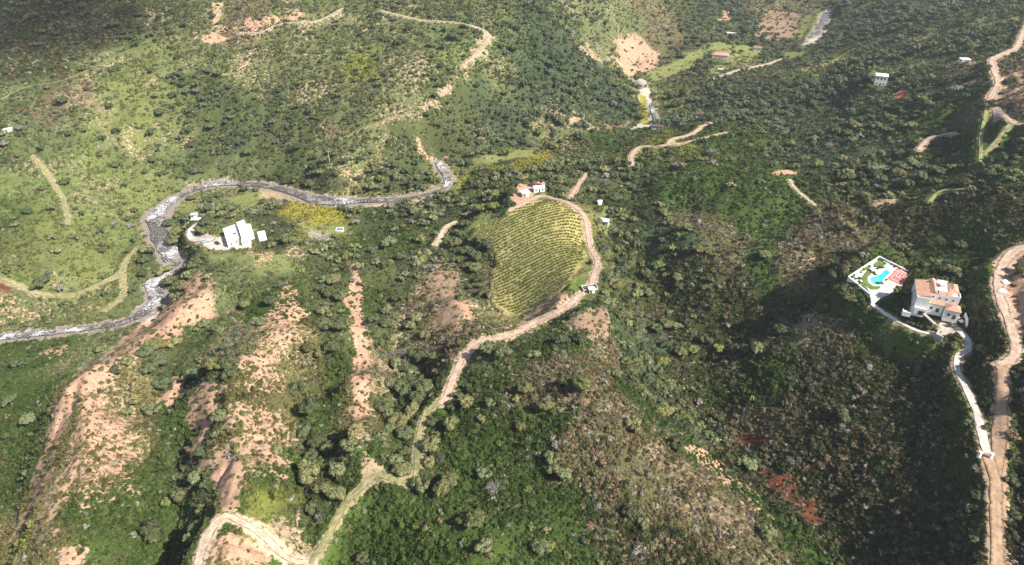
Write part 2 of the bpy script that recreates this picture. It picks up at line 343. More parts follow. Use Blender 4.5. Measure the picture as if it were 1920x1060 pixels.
# ground cover zones surveyed on a coarse grid of photo positions
Z = {'g': ((.058, .092, .024), .10, .0022, 1.0, 0), 'm': ((.142, .168, .058), .33, .0046, .62, 0), 'o': ((.115, .138, .056), .34, .0100, .8, 0), 'w': ((.072, .092, .036), .14, .027, .8, 0),
     'W': ((.056, .080, .040), .12, .034, .6, 0), 'b': ((.125, .115, .056), .28, .0025, .85, 1), 'd': ((.050, .060, .022), .08, .0028, 1.1, .5), 'p': ((.13, .125, .05), .44, .0012, .6, 0),
     'y': ((.17, .19, .045), .2, .004, .8, 0), 'v': ((.16, .17, .06), .3, .0, .1, 0)}
ZM = """dddoobooooooWoobwWbwWWoo ddomooooyomoWWobwmWmWoob obmmwwwooowWWWWmWWwWwWgb oomowWwoowwwoogyggwWWwgg mmmmoowwmwywwwwggggwWwww gmmmwoyyggwwvvwWbggbbddd
mmmoooowwwwbvvwWbgbddggp oomopogwgwbovgwddddggggp ggopwopwwobogbWWddobggdd gbpwwppgpwwgbbgWdgdddddd gppgwppgpwgggbbgWbddddgd gppgwpgwgwgggbbbgddddddg ppggwgywggggggdbbgdddddd ypggwpygggggggddbbgddddd""".split()
zc = []; zv = []; zs = []
for r, row in enumerate(ZM):
    for c in range(24):
        ch = row[c] if c < len(row) else row[-1]
        px, py = 40 + 80 * c, 38 + 75.7 * r; x, y = hit(px, py); v = Z[ch]
        zc.append((x, y)); zv.append([*v[0], *v[1:]]); zs.append(math.hypot(x, y, 180) / FPX * 80)
zc = np.array(zc); zv = np.array(zv); zs = np.array(zs)
ZG = np.zeros((XX.size, zv.shape[1]))
for i in range(0, XX.size, 20000):
    s = slice(i, i + 20000)
    q = ((xf[s, None] - zc[None, :, 0]) ** 2 + ((yf[s, None] - zc[None, :, 1]) * .75) ** 2) / zs[None] ** 2
    w = 1 / (q + .04) ** 2.6; ZG[s] = (w @ zv) / w.sum(1)[:, None]
ZG = ZG.reshape(XX.shape + (zv.shape[1],))

def fields(x, y):
    """ground colour, soil colour, bare amount, tree density, scrub density, dead share"""
    x = np.asarray(x, float); y = np.asarray(y, float)
    n1 = fbm(x, y, 45, 3, 0) - .5; n2 = fbm(x, y, 40, 3, 3) - .5; n3 = fbm(x, y, 14, 3, 5)
    q = gsample(ZG, x + n1 * 45, y + n2 * 45)
    veg = q[:, :3].copy(); bare = q[:, 3] + (fbm(x, y, 22, 4, 2) - .5) * .7; tree = q[:, 4].copy(); scrub = q[:, 5].copy(); dead = q[:, 6].copy()
    warm = fbm(x, y, 120, 3, 6)
    veg *= (0.8 + 0.5 * n3)[:, None] * np.stack([.85 + .4 * warm, .95 + .12 * warm, .9 + .25 * warm], 1)
    soil = np.empty_like(veg); a = np.array((.42, .30, .205)); b = np.array((.30, .24, .15)); t = sstep(.35, .65, warm)[:, None]; soil[:] = a * t + b * (1 - t)
    sharp = (fbm(x, y, 7, 3, 1) - .5) * 2
    for P, kind, am, f in FEAT:
        w = near(x, y, P, f * 3 + 4)
        if not w.any(): continue
        d, ins = pseg(x[w], y[w], P, True); d = np.where(ins, -d, d) + sharp[w] * f * 1.6
        m = 1 - sstep(-f, f, d); c, tf, sf = KIND[kind]
        if kind in ('meadow', 'rough', 'lawn', 'green', 'yellow', 'wood', 'vine'):
            mm = (m * am)[:, None]; veg[w] = veg[w] * (1 - mm) + np.array(c) * mm * (.82 + .36 * n3[w])[:, None]
            bare[w] = bare[w] * (1 - m * am) + m * am * (.36 if kind == 'vine' else .16)
        else:
            soil[w] = soil[w] * (1 - m[:, None]) + np.array(c) * (.85 + .3 * n3[w])[:, None] * m[:, None]
            bare[w] = bare[w] * (1 - m) + m * (am + (n3[w] - .5) * .35 * (am < .9))
        g = m if kind not in ('brown',) else m * .6
        tree[w] *= 1 - g * (1 - tf); scrub[w] *= 1 - g * (1 - sf)
        if kind == 'brown': dead[w] = np.maximum(dead[w], m)
        if kind == 'wood': tree[w] = np.maximum(tree[w], .02 * m)
    for n, P, W, ck in TRK:
        w = near(x, y, P, 10)
        if not w.any(): continue
        d = pseg(x[w], y[w], P[::2] if len(P) > 6 else P)[0] - W / 2 + sharp[w] * .7
        m = 1 - sstep(-.2, 2.2, d); c = np.array(TCOL.get(ck, TCOL['tan'])); c = c if ck != 'concrete' else np.array((.3, .24, .15))
        soil[w] = soil[w] * (1 - m[:, None]) + c * m[:, None]
        bare[w] = bare[w] * (1 - m) + m * (.72 if ck != 'grass' else .4)
        g = 1 - sstep(0, 2.5, d); tree[w] *= 1 - g; scrub[w] *= sstep(.6, 2.8, d)
    rd = riv_d(x, y)
    m = 1 - sstep(0.5, 5 + 0 * x, rd + sharp * 2.5)
    soil = soil * (1 - m[:, None]) + np.array((.27, .235, .20)) * m[:, None]; bare = bare * (1 - m) + .85 * m
    tree *= sstep(1, 5, rd); scrub *= sstep(0, 3, rd)
    pd = pad_d(x, y, [(hits('1592,521 1648,486 1712,510 1690,540 1662,563 1632,557'), 0)] + PADP[1:3] + [(hits('404,445 418,428 458,411 478,432 498,434 500,452 476,455 458,460 425,470 380,462'), 0)] + PADP[4:]); vx_, vy_ = at_z(1711, 586, PADP[1][1]); ca, sa = math.cos(R(-23)), math.sin(R(-23)); uu_ = (x - vx_) * ca + (y - vy_) * sa; vv_ = -(x - vx_) * sa + (y - vy_) * ca
    inv = pseg(x, y, PADP[1][0], True)[1]; hd = np.maximum(np.maximum(-5.2 - uu_, uu_ - 18.5), np.maximum(-5.5 - vv_, vv_ - 16)); pd = np.where(inv, hd, pd)
    g = sstep(1.5, 4, pd); tree *= g; scrub *= sstep(0.5, 2, pd)
    return veg, soil, np.clip(bare, 0, 1), tree, scrub, dead

def zbase(x, y):
    z = gsample(BASE, x, y); return z + np.maximum(0, np.asarray(y) - GY1) * .05
def height(x, y):
    x = np.asarray(x, float); y = np.asarray(y, float)
    z = zbase(x, y)
    k = sstep(.5, 5, road_d(x, y)) * sstep(0, 6, pad_d(x, y)) * sstep(1, 10, riv_d(x, y))
    e = 3.0
    sx = (zbase(x + e, y) - zbase(x - e, y)) / (2 * e); sy = (zbase(x, y + e) - zbase(x, y - e)) / (2 * e)
    sl = np.clip(np.hypot(sx, sy), 0, 1)
    rill = 1 - np.abs(fbm(x, y, 26, 4, 4) - .5) * 4
    d = (fbm(x, y, 60, 4, 1) - .5) * 7 + (fbm(x, y, 9, 3, 2) - .5) * 1.6 - rill * 3.2 * sstep(.1, .5, sl)
    w = near(x, y, VINE, 2); kv = np.ones(x.shape)
    if w.any(): kv[w] = np.where(pseg(x[w], y[w], VINE, True)[1], .25, 1)
    return z + d * k * kv

def H1(x, y): return float(height(np.array([x]), np.array([y]))[0])

# ------------------------------------------------------------------ object helpers
def lab(o, label=None, cat=None, group=None, kind=None):
    if label: o['label'] = label
    if cat: o['category'] = cat
    if group: o['group'] = group
    if kind: o['kind'] = kind
    return o
def link(name, me, mat=None, parent=None):
    o = bpy.data.objects.new(name, me)
    if mat is not None: me.materials.append(mat)
    COL.objects.link(o)
    if parent is not None: o.parent = parent
    return o
def empty(name, loc, rz, label, cat, group=None):
    o = bpy.data.objects.new(name, None); COL.objects.link(o); o.location = loc; o.rotation_euler = (0, 0, rz); o.empty_display_size = .5
    return lab(o, label, cat, group)
def np_mesh(name, V, F, smooth=False):
    """V (n,3), F (m,k) arrays"""
    me = bpy.data.meshes.new(name); V = np.asarray(V, np.float32); F = np.asarray(F, np.int32); k = F.shape[1]
    me.vertices.add(len(V)); me.vertices.foreach_set('co', V.ravel())
    me.loops.add(F.size); me.loops.foreach_set('vertex_index', F.ravel())
    me.polygons.add(len(F)); me.polygons.foreach_set('loop_start', np.arange(0, F.size, k, dtype=np.int32)); me.polygons.foreach_set('loop_total', np.full(len(F), k, np.int32))
    if smooth: me.polygons.foreach_set('use_smooth', np.ones(len(F), bool))
    me.update(calc_edges=True); me.validate(); return me
def attr(me, name, arr):
    a = me.attributes.new(name, 'FLOAT_COLOR', 'POINT'); arr = np.asarray(arr, np.float32)
    if arr.shape[1] == 3: arr = np.c_[arr, np.ones(len(arr), np.float32)]
    a.data.foreach_set('color', arr.ravel())

def mat_new(name):
    m = bpy.data.materials.new(name); m.use_nodes = True; n = m.node_tree; b = n.nodes['Principled BSDF']; b.inputs['Roughness'].default_value = .9
    b.inputs['Specular IOR Level'].default_value = .15
    return m, n, b
def N(n, t, **k):
    q = n.nodes.new(t)
    for a, v in k.items(): setattr(q, a, v)
    return q
def noise(n, scale, detail=3, rough=.6):
    g = N(n, 'ShaderNodeNewGeometry'); q = N(n, 'ShaderNodeTexNoise'); q.inputs['Scale'].default_value = scale; q.inputs['Detail'].default_value = detail; q.inputs['Roughness'].default_value = rough
    n.links.new(g.outputs['Position'], q.inputs['Vector']); return q
def ramp(n, src, a, b, lo=0., hi=1.):
    m = N(n, 'ShaderNodeMapRange'); m.interpolation_type = 'SMOOTHSTEP'
    for i, v in zip(('From Min', 'From Max', 'To Min', 'To Max'), (a, b, lo, hi)): m.inputs[i].default_value = v
    n.links.new(src, m.inputs['Value']); return m.outputs[0]
def math_(n, op, a, b):
    m = N(n, 'ShaderNodeMath', operation=op)
    for i, v in enumerate((a, b)):
        if isinstance(v, (int, float)): m.inputs[i].default_value = v
        else: n.links.new(v, m.inputs[i])
    return m.outputs[0]
def mixc(n, f, a, b, mode='MIX'):
    m = N(n, 'ShaderNodeMix', data_type='RGBA', blend_type=mode)
    for i, v in ((0, f), (6, a), (7, b)):
        if isinstance(v, (int, float)): m.inputs[i].default_value = v
        elif isinstance(v, tuple): m.inputs[i].default_value = (*v, 1)
        else: n.links.new(v, m.inputs[i])
    return m.outputs[2]
def plain(name, col, rough=.8, var=.15, scale=1.5, spec=.2, metal=0.):
    m, n, b = mat_new(name); q = noise(n, scale, 4)
    f = ramp(n, q.outputs[0], .3, .7)
    c = mixc(n, f, tuple(v * (1 - var) for v in col), tuple(min(1, v * (1 + var)) for v in col)); n.links.new(c, b.inputs['Base Color'])
    b.inputs['Roughness'].default_value = rough; b.inputs['Specular IOR Level'].default_value = spec; b.inputs['Metallic'].default_value = metal
    return m

# ------------------------------------------------------------------ ground sheet
yy = [62.]
while yy[-1] < 2400: yy.append(yy[-1] + .5 + .0021 * yy[-1])
yy = np.array(yy); NC = 900; uu = np.linspace(-1, 1, NC)
TX = uu[None, :] * (yy[:, None] * .62 + 160); TY = np.repeat(yy[:, None], NC, 1); NR = len(yy)
tx = TX.ravel(); ty = TY.ravel(); tz = height(tx, ty)
veg, soil, bare, tree_, scrub_, dead_ = fields(tx, ty)
idx = np.arange(NR * NC).reshape(NR, NC)
F = np.stack([idx[:-1, :-1], idx[:-1, 1:], idx[1:, 1:], idx[1:, :-1]], -1).reshape(-1, 4)
me = np_mesh('ground', np.c_[tx, ty, tz], F, True)
attr(me, 'veg', veg); attr(me, 'soil', np.c_[soil, bare])
m, n, b = mat_new('ground_soil_and_grass')
av = N(n, 'ShaderNodeAttribute', attribute_name='veg'); as_ = N(n, 'ShaderNodeAttribute', attribute_name='soil')
n1 = noise(n, .55, 5, .7); n2 = noise(n, .09, 4, .6); n3 = noise(n, 2.2, 3, .7)
s1 = math_(n, 'ADD', as_.outputs['Alpha'], math_(n, 'MULTIPLY', math_(n, 'SUBTRACT', n1.outputs[0], .5), 1.9))
f = ramp(n, s1, .40, .62)
vg = mixc(n, 1., av.outputs['Color'], mixc(n, ramp(n, n3.outputs[0], .3, .7), (.5, .52, .5), (1.35, 1.32, 1.25)), 'MULTIPLY')
sg = mixc(n, 1., as_.outputs['Color'], mixc(n, ramp(n, n1.outputs[0], .3, .7), (.80, .76, .72), (1.15, 1.15, 1.15)), 'MULTIPLY')
n.links.new(mixc(n, f, vg, sg), b.inputs['Base Color']); b.inputs['Roughness'].default_value = 1; b.inputs['Specular IOR Level'].default_value = .03
bp = N(n, 'ShaderNodeBump'); bp.inputs['Strength'].default_value = .9; bp.inputs['Distance'].default_value = .7
n.links.new(n1.outputs[0], bp.inputs['Height']); n.links.new(bp.outputs[0], b.inputs['Normal'])
lab(link('ground', me, m), kind='structure')

# ------------------------------------------------------------------ roads and river ribbons
def ribbon(name, P, W, zf, mat, nw=8, jit=.45):
    P = np.asarray(P); T = np.gradient(P, axis=0); T /= np.linalg.norm(T, axis=1)[:, None] + 1e-9; Nn = np.c_[T[:, 1], -T[:, 0]]
    W = np.broadcast_to(W, (len(P),)) * (1 + jit * (fbm(P[:, 0], P[:, 1], 8, 3, 2) - .5) * 2)
    o = np.linspace(-.5, .5, nw + 1); X = P[:, None, 0] + Nn[:, None, 0] * o * W[:, None]; Y = P[:, None, 1] + Nn[:, None, 1] * o * W[:, None]
    Zz = zf(X, Y); i = np.arange(X.size).reshape(X.shape)
    F = np.stack([i[:-1, :-1], i[:-1, 1:], i[1:, 1:], i[1:, :-1]], -1).reshape(-1, 4)
    me = np_mesh(name, np.c_[X.ravel(), Y.ravel(), Zz.ravel()], F, True); at = me.attributes.new('across', 'FLOAT', 'POINT'); at.data.foreach_set('value', np.abs(np.repeat(o[None] * 2, len(P), 0)).ravel().astype(np.float32))
    return link(name, me, mat)
TM = {}
for k, c in TCOL.items():
    m, n, b = mat_new('track_' + k); q = noise(n, .35, 5, .7); q2 = noise(n, 2.5, 3)
    lo = tuple(v * .75 for v in c) if k != 'concrete' else (.44, .39, .34); hi = tuple(v * 1.12 for v in c)
    if k in ('grass', 'tan'): lo = (.20, .21, .08)
    c1 = mixc(n, ramp(n, q.outputs[0], .38, .62), lo, hi); c2 = mixc(n, ramp(n, q2.outputs[0], .35, .65), (.85, .85, .85), (1.1, 1.1, 1.1))
    c3 = mixc(n, 1., c1, c2, 'MULTIPLY'); ac = N(n, 'ShaderNodeAttribute', attribute_name='across'); q3 = noise(n, .9, 4, .7)
    if k != 'concrete':
        e_ = math_(n, 'ADD', ac.outputs['Fac'], math_(n, 'MULTIPLY', math_(n, 'SUBTRACT', q3.outputs[0], .5), 1.6)); c3 = mixc(n, ramp(n, e_, .72, .95), c3, (.16, .15, .07) if k != 'orange' else (.17, .12, .07))
        mid = math_(n, 'ADD', math_(n, 'MULTIPLY', ac.outputs['Fac'], -1.), math_(n, 'MULTIPLY', math_(n, 'SUBTRACT', q3.outputs[0], .5), 1.2)); c3 = mixc(n, ramp(n, mid, -.22, .05, 0, .75 if k in ('grass', 'tan') else .35), c3, (.20, .19, .08))
    n.links.new(c3, b.inputs['Base Color']); b.inputs['Roughness'].default_value = .95
    TM[k] = m
TM['path'] = plain('path_concrete', (.72, .66, .58), .95, .12, .8)
ti = 0
for nme, P, W, ck in TRK:
    ti += 1
    def zf(X, Y, o=.16 + .006 * ti):
        return height(X.ravel(), Y.ravel()).reshape(X.shape) + o
    lab(ribbon(nme, P, W, zf, TM[ck]), kind='structure')
m, n, b = mat_new('river_water')
q = noise(n, .22, 6, .8); q2 = noise(n, 1.1, 5, .75); tc = N(n, 'ShaderNodeAttribute', attribute_name='rapid')
fo = math_(n, 'ADD', math_(n, 'MULTIPLY', q.outputs[0], .6), math_(n, 'MULTIPLY', q2.outputs[0], .9))
fo = math_(n, 'ADD', fo, math_(n, 'MULTIPLY', tc.outputs['Fac'], .20)); fo = ramp(n, fo, .88, 1.04)
rock = ramp(n, q2.outputs[0], .50, .58)
q4 = noise(n, .07, 4, .7); rock = math_(n, 'MAXIMUM', rock, ramp(n, q4.outputs[0], .52, .58)); c = mixc(n, rock, (.055, .052, .055), mixc(n, q2.outputs[0], (.20, .17, .15), (.42, .37, .32))); n.links.new(mixc(n, fo, c, (.78, .80, .82)), b.inputs['Base Color'])
n.links.new(ramp(n, fo, 0, 1, .25, .9), b.inputs['Roughness']); b.inputs['Specular IOR Level'].default_value = .4
bp = N(n, 'ShaderNodeBump'); bp.inputs['Strength'].default_value = .8; bp.inputs['Distance'].default_value = .5; n.links.new(q2.outputs[0], bp.inputs['Height']); n.links.new(bp.outputs[0], b.inputs['Normal'])
RAPID = hits("300,392 292,404 316,376 322,476 306,522 284,535 292,572 80,622 20,630 140,620 832,345 826,310 650,377 400,346 1222,208 1200,150")
RAPR = [9, 8, 8, 7, 6, 8, 7, 6, 8, 5, 9, 8, 10, 12, 7, 7]
for (P, W), z in zip(RIV, RIVZ):
    def zf(X, Y, z=z): return np.repeat(z[:, None], X.shape[1], 1) + .25
    o = ribbon('river', P, W * .82, zf, m, 8, .5); co = np.empty(len(o.data.vertices) * 3); o.data.vertices.foreach_get('co', co); co = co.reshape(-1, 3)
    r = np.zeros(len(co))
    for (a, c_), rr in zip(RAPID, RAPR): r = np.maximum(r, np.exp(-((co[:, 0] - a) ** 2 + (co[:, 1] - c_) ** 2) / (rr * 1.3) ** 2))
    at = o.data.attributes.new('rapid', 'FLOAT', 'POINT'); at.data.foreach_set('value', r.astype(np.float32)); lab(o, kind='structure')
# ------------------------------------------------------------------ plants: prototypes
def ico(sub):
    bm = bmesh.new(); bmesh.ops.create_icosphere(bm, subdivisions=sub, radius=1)
    V = np.array([v.co[:] for v in bm.verts]); F = np.array([[v.index for v in f.verts] for f in bm.faces]); bm.free(); return V, F
ICO1 = ico(1); ICO2 = ico(2)
def rdir(r, n):
    d = r.normal(size=(n, 3)); return d / np.linalg.norm(d, axis=1)[:, None]
def tris_at(r, C, Nn, s):
    """small leaf-cluster triangles at C facing roughly Nn"""
    n = len(C); a = np.cross(Nn, rdir(r, n)); a /= np.linalg.norm(a, axis=1)[:, None] + 1e-9; b = np.cross(Nn, a)
    s = (s * r.uniform(.6, 1.4, n))[:, None]
    V = np.stack([C + a * s, C - a * s * .5 + b * s * .85, C - a * s * .5 - b * s * .85], 1).reshape(-1, 3)
    return V, np.arange(3 * n).reshape(n, 3)
def join(parts):
    Vs, Fs, o = [], [], 0
    for V, F in parts: Vs.append(V); Fs.append(F + o); o += len(V)
    return np.vstack(Vs), np.vstack(Fs)
def crown_geo(seed, nb=13, leaf=70, flat=.72, core=True):
    """crown of radius 1 sitting from z=.25 up, made of many leaf clumps"""
    r = np.random.default_rng(seed); parts = []; asp = r.uniform(.8, 1.2)
    for i in range(nb):
        a = r.uniform(0, 6.28); q = math.sqrt(r.uniform(0.02, 1)) * .68; zc_ = .55 + .42 * (1 - q) * r.uniform(.5, 1.2) * (flat / .72); R_ = r.uniform(.22, .40)
        c = np.array([math.cos(a) * q * asp, math.sin(a) * q / asp, zc_])
        V, F = ICO1; n_ = 1 + .25 * r.normal(size=(len(V), 1)).clip(-1.5, 1.5)
        if core: parts.append((V * n_ * R_ * .88 * np.array([1, 1, .82]) + c, F))
        d = rdir(r, leaf); d[:, 2] = np.abs(d[:, 2]) * .9 + d[:, 2] * .1; Nn = d + .55 * rdir(r, leaf); Nn /= np.linalg.norm(Nn, axis=1)[:, None]
        parts.append(tris_at(r, c + d * R_ * r.uniform(.85, 1.12, (leaf, 1)) * np.array([1, 1, .85]), Nn, .085))
    return join(parts)
def shrub_geo(seed, nb=5, leaf=26):
    r = np.random.default_rng(seed); parts = []
    for i in range(nb):
        a = r.uniform(0, 6.28); q = math.sqrt(r.uniform(0, 1)) * .6; R_ = r.uniform(.28, .5); c = np.array([math.cos(a) * q, math.sin(a) * q, r.uniform(.1, .35)])
        d = rdir(r, leaf); d[:, 2] = np.abs(d[:, 2]); Nn = d + .8 * rdir(r, leaf); Nn /= np.linalg.norm(Nn, axis=1)[:, None]
        parts.append(tris_at(r, c + d * R_ * r.uniform(.5, 1.15, (leaf, 1)), Nn, .15))
    V, F = ICO1; parts.append((V * np.array([.62, .62, .42]) * (1 + .15 * r.normal(size=(len(V), 1))), F))
    return join(parts)
def stick(parts, a, b, ra, rb):
    a = np.array(a, float); b = np.array(b, float); d = b - a; d = d / (np.linalg.norm(d) + 1e-9)
    u = np.cross(d, (0.3, .9, .2)); u /= np.linalg.norm(u); v = np.cross(d, u)
    k = 5 if ra > .04 else 3; an = np.arange(k) * 2 * math.pi / k; ring = np.cos(an)[:, None] * u + np.sin(an)[:, None] * v
    V = np.vstack([a + ring * ra, b + ring * rb]); F = []
    for i in range(k):
        j = (i + 1) % k; F += [[i, j, k + j], [i, k + j, k + i]]
    parts.append((V, np.array(F)))
def twigs(parts, r, p, d, L, rad, depth, spread=.7):
    q = p + d * L; stick(parts, p, q, rad, rad * .6)
    if depth == 0: return
    for i in range(r.integers(2, 4)):
        e = d + spread * rdir(r, 1)[0]; e[2] = abs(e[2]) * .8 + .1; e /= np.linalg.norm(e); twigs(parts, r, q, e, L * r.uniform(.6, .85), rad * .6, depth - 1, spread)
def bare_geo(seed, depth=4, n=4, rad=.035):
    r = np.random.default_rng(seed); parts = []
    for i in range(n):
        e = rdir(r, 1)[0]; e[2] = abs(e[2]) + .5; e /= np.linalg.norm(e); twigs(parts, r, np.zeros(3), e, .36, rad, depth)
    return join(parts)
def trunk_geo(seed):
    r = np.random.default_rng(seed); parts = []; p = np.array([0, 0, -.15]); q = np.array([r.uniform(-.06, .06), r.uniform(-.06, .06), .38]); stick(parts, p, q, .075, .05)
    for i in range(5):
        a = i * 1.256 + r.uniform(-.4, .4); e = q + np.array([math.cos(a) * .38, math.sin(a) * .38, .28 + r.uniform(-.05, .12)]); stick(parts, q, e, .042, .015)
        stick(parts, e, e + np.array([math.cos(a + .7) * .18, math.sin(a + .7) * .18, .12]), .015, .006)
    return join(parts)

def leaf_mat(name, src):
    """foliage whose tint comes from the plant itself"""
    m, n, b = mat_new(name)
    if src == 'object': t = N(n, 'ShaderNodeObjectInfo'); c0 = t.outputs['Color']
    else: t = N(n, 'ShaderNodeAttribute', attribute_name='tint'); t.attribute_type = 'INSTANCER'; c0 = t.outputs['Color']
    q = noise(n, 1.1, 3, .7); k = mixc(n, ramp(n, q.outputs[0], .3, .7), (.60, .62, .60), (1.38, 1.36, 1.28))
    q2 = noise(n, 4.5, 2, .7); k2 = mixc(n, ramp(n, q2.outputs[0], .3, .7), (.75, .78, .75), (1.22, 1.2, 1.15))
    n.links.new(mixc(n, 1., mixc(n, 1., c0, k, 'MULTIPLY'), k2, 'MULTIPLY'), b.inputs['Base Color']); b.inputs['Roughness'].default_value = .85; b.inputs['Specular IOR Level'].default_value = .12
    return m
M_LEAF_O = leaf_mat('tree_leaves', 'object'); M_LEAF_I = leaf_mat('scrub_leaves', 'inst')
M_BARK = plain('bark', (.16, .125, .095), .95, .25, 4)
M_TWIG_O = plain('bare_twigs', (.33, .285, .27), .95, .25, 2); 
def variants(cname, geos, mat):
    c = bpy.data.collections.new(cname)
    for i, (V, F) in enumerate(geos):
        me = np_mesh(cname, V, F); me.materials.append(mat); o = bpy.data.objects.new(cname + '_clump', me); c.objects.link(o)
    return c
def scatter(name, pos, scale, idx_, tint, coll, label, cat):
    """one object for growth nobody could count: points carrying size, turn, kind and tint; a node group plants a bush on each"""
    me = bpy.data.meshes.new(name); n_ = len(pos); me.vertices.add(n_); me.vertices.foreach_set('co', np.asarray(pos, np.float32).ravel()); me.update()
    def at(nm, ty, arr, key='value'):
        a = me.attributes.new(nm, ty, 'POINT'); a.data.foreach_set(key, np.ascontiguousarray(arr).ravel())
    at('size', 'FLOAT_VECTOR', np.asarray(scale, np.float32), 'vector'); at('pick', 'INT', np.asarray(idx_, np.int32))
    at('turn', 'FLOAT_VECTOR', np.c_[rng.normal(0, .08, n_), rng.normal(0, .08, n_), rng.uniform(0, 6.28, n_)].astype(np.float32), 'vector')
    attr(me, 'tint', tint)
    o = link(name, me)
    g = bpy.data.node_groups.new(name + '_planting', 'GeometryNodeTree')
    g.interface.new_socket('Geometry', in_out='INPUT', socket_type='NodeSocketGeometry'); g.interface.new_socket('Geometry', in_out='OUTPUT', socket_type='NodeSocketGeometry')
    gi = g.nodes.new('NodeGroupInput'); go = g.nodes.new('NodeGroupOutput'); ci = g.nodes.new('GeometryNodeCollectionInfo'); ip = g.nodes.new('GeometryNodeInstanceOnPoints')
    ci.inputs['Collection'].default_value = coll; ci.inputs['Separate Children'].default_value = True; ci.inputs['Reset Children'].default_value = True; ip.inputs['Pick Instance'].default_value = True
    def na(nm, ty):
        q = g.nodes.new('GeometryNodeInputNamedAttribute'); q.data_type = ty; q.inputs['Name'].default_value = nm; return q.outputs['Attribute']
    er = g.nodes.new('FunctionNodeEulerToRotation'); L = g.links.new
    L(na('turn', 'FLOAT_VECTOR'), er.inputs[0]); L(er.outputs[0], ip.inputs['Rotation']); L(na('size', 'FLOAT_VECTOR'), ip.inputs['Scale']); L(na('pick', 'INT'), ip.inputs['Instance Index'])
    L(gi.outputs[0], ip.inputs['Points']); L(ci.outputs[0], ip.inputs['Instance']); L(ip.outputs[0], go.inputs[0])
    md = o.modifiers.new('planting', 'NODES'); md.node_group = g
    lab(o, label, cat, kind='stuff'); return o

# ------------------------------------------------------------------ plants: where they grow
def candidates(dens_fn, dmax, ymin, ymax):
    """random points, more than dmax per square metre, kept where the ground carries them"""
    out = []
    y0 = ymin
    while y0 < ymax:
        y1 = y0 + 40; hw = y1 * .62 + 125; n_ = rng.poisson(2 * hw * 40 * dmax(0.5 * (y0 + y1)))
        out.append(np.c_[rng.uniform(-hw, hw, n_), rng.uniform(y0, y1, n_)]); y0 = y1
    return np.vstack(out)
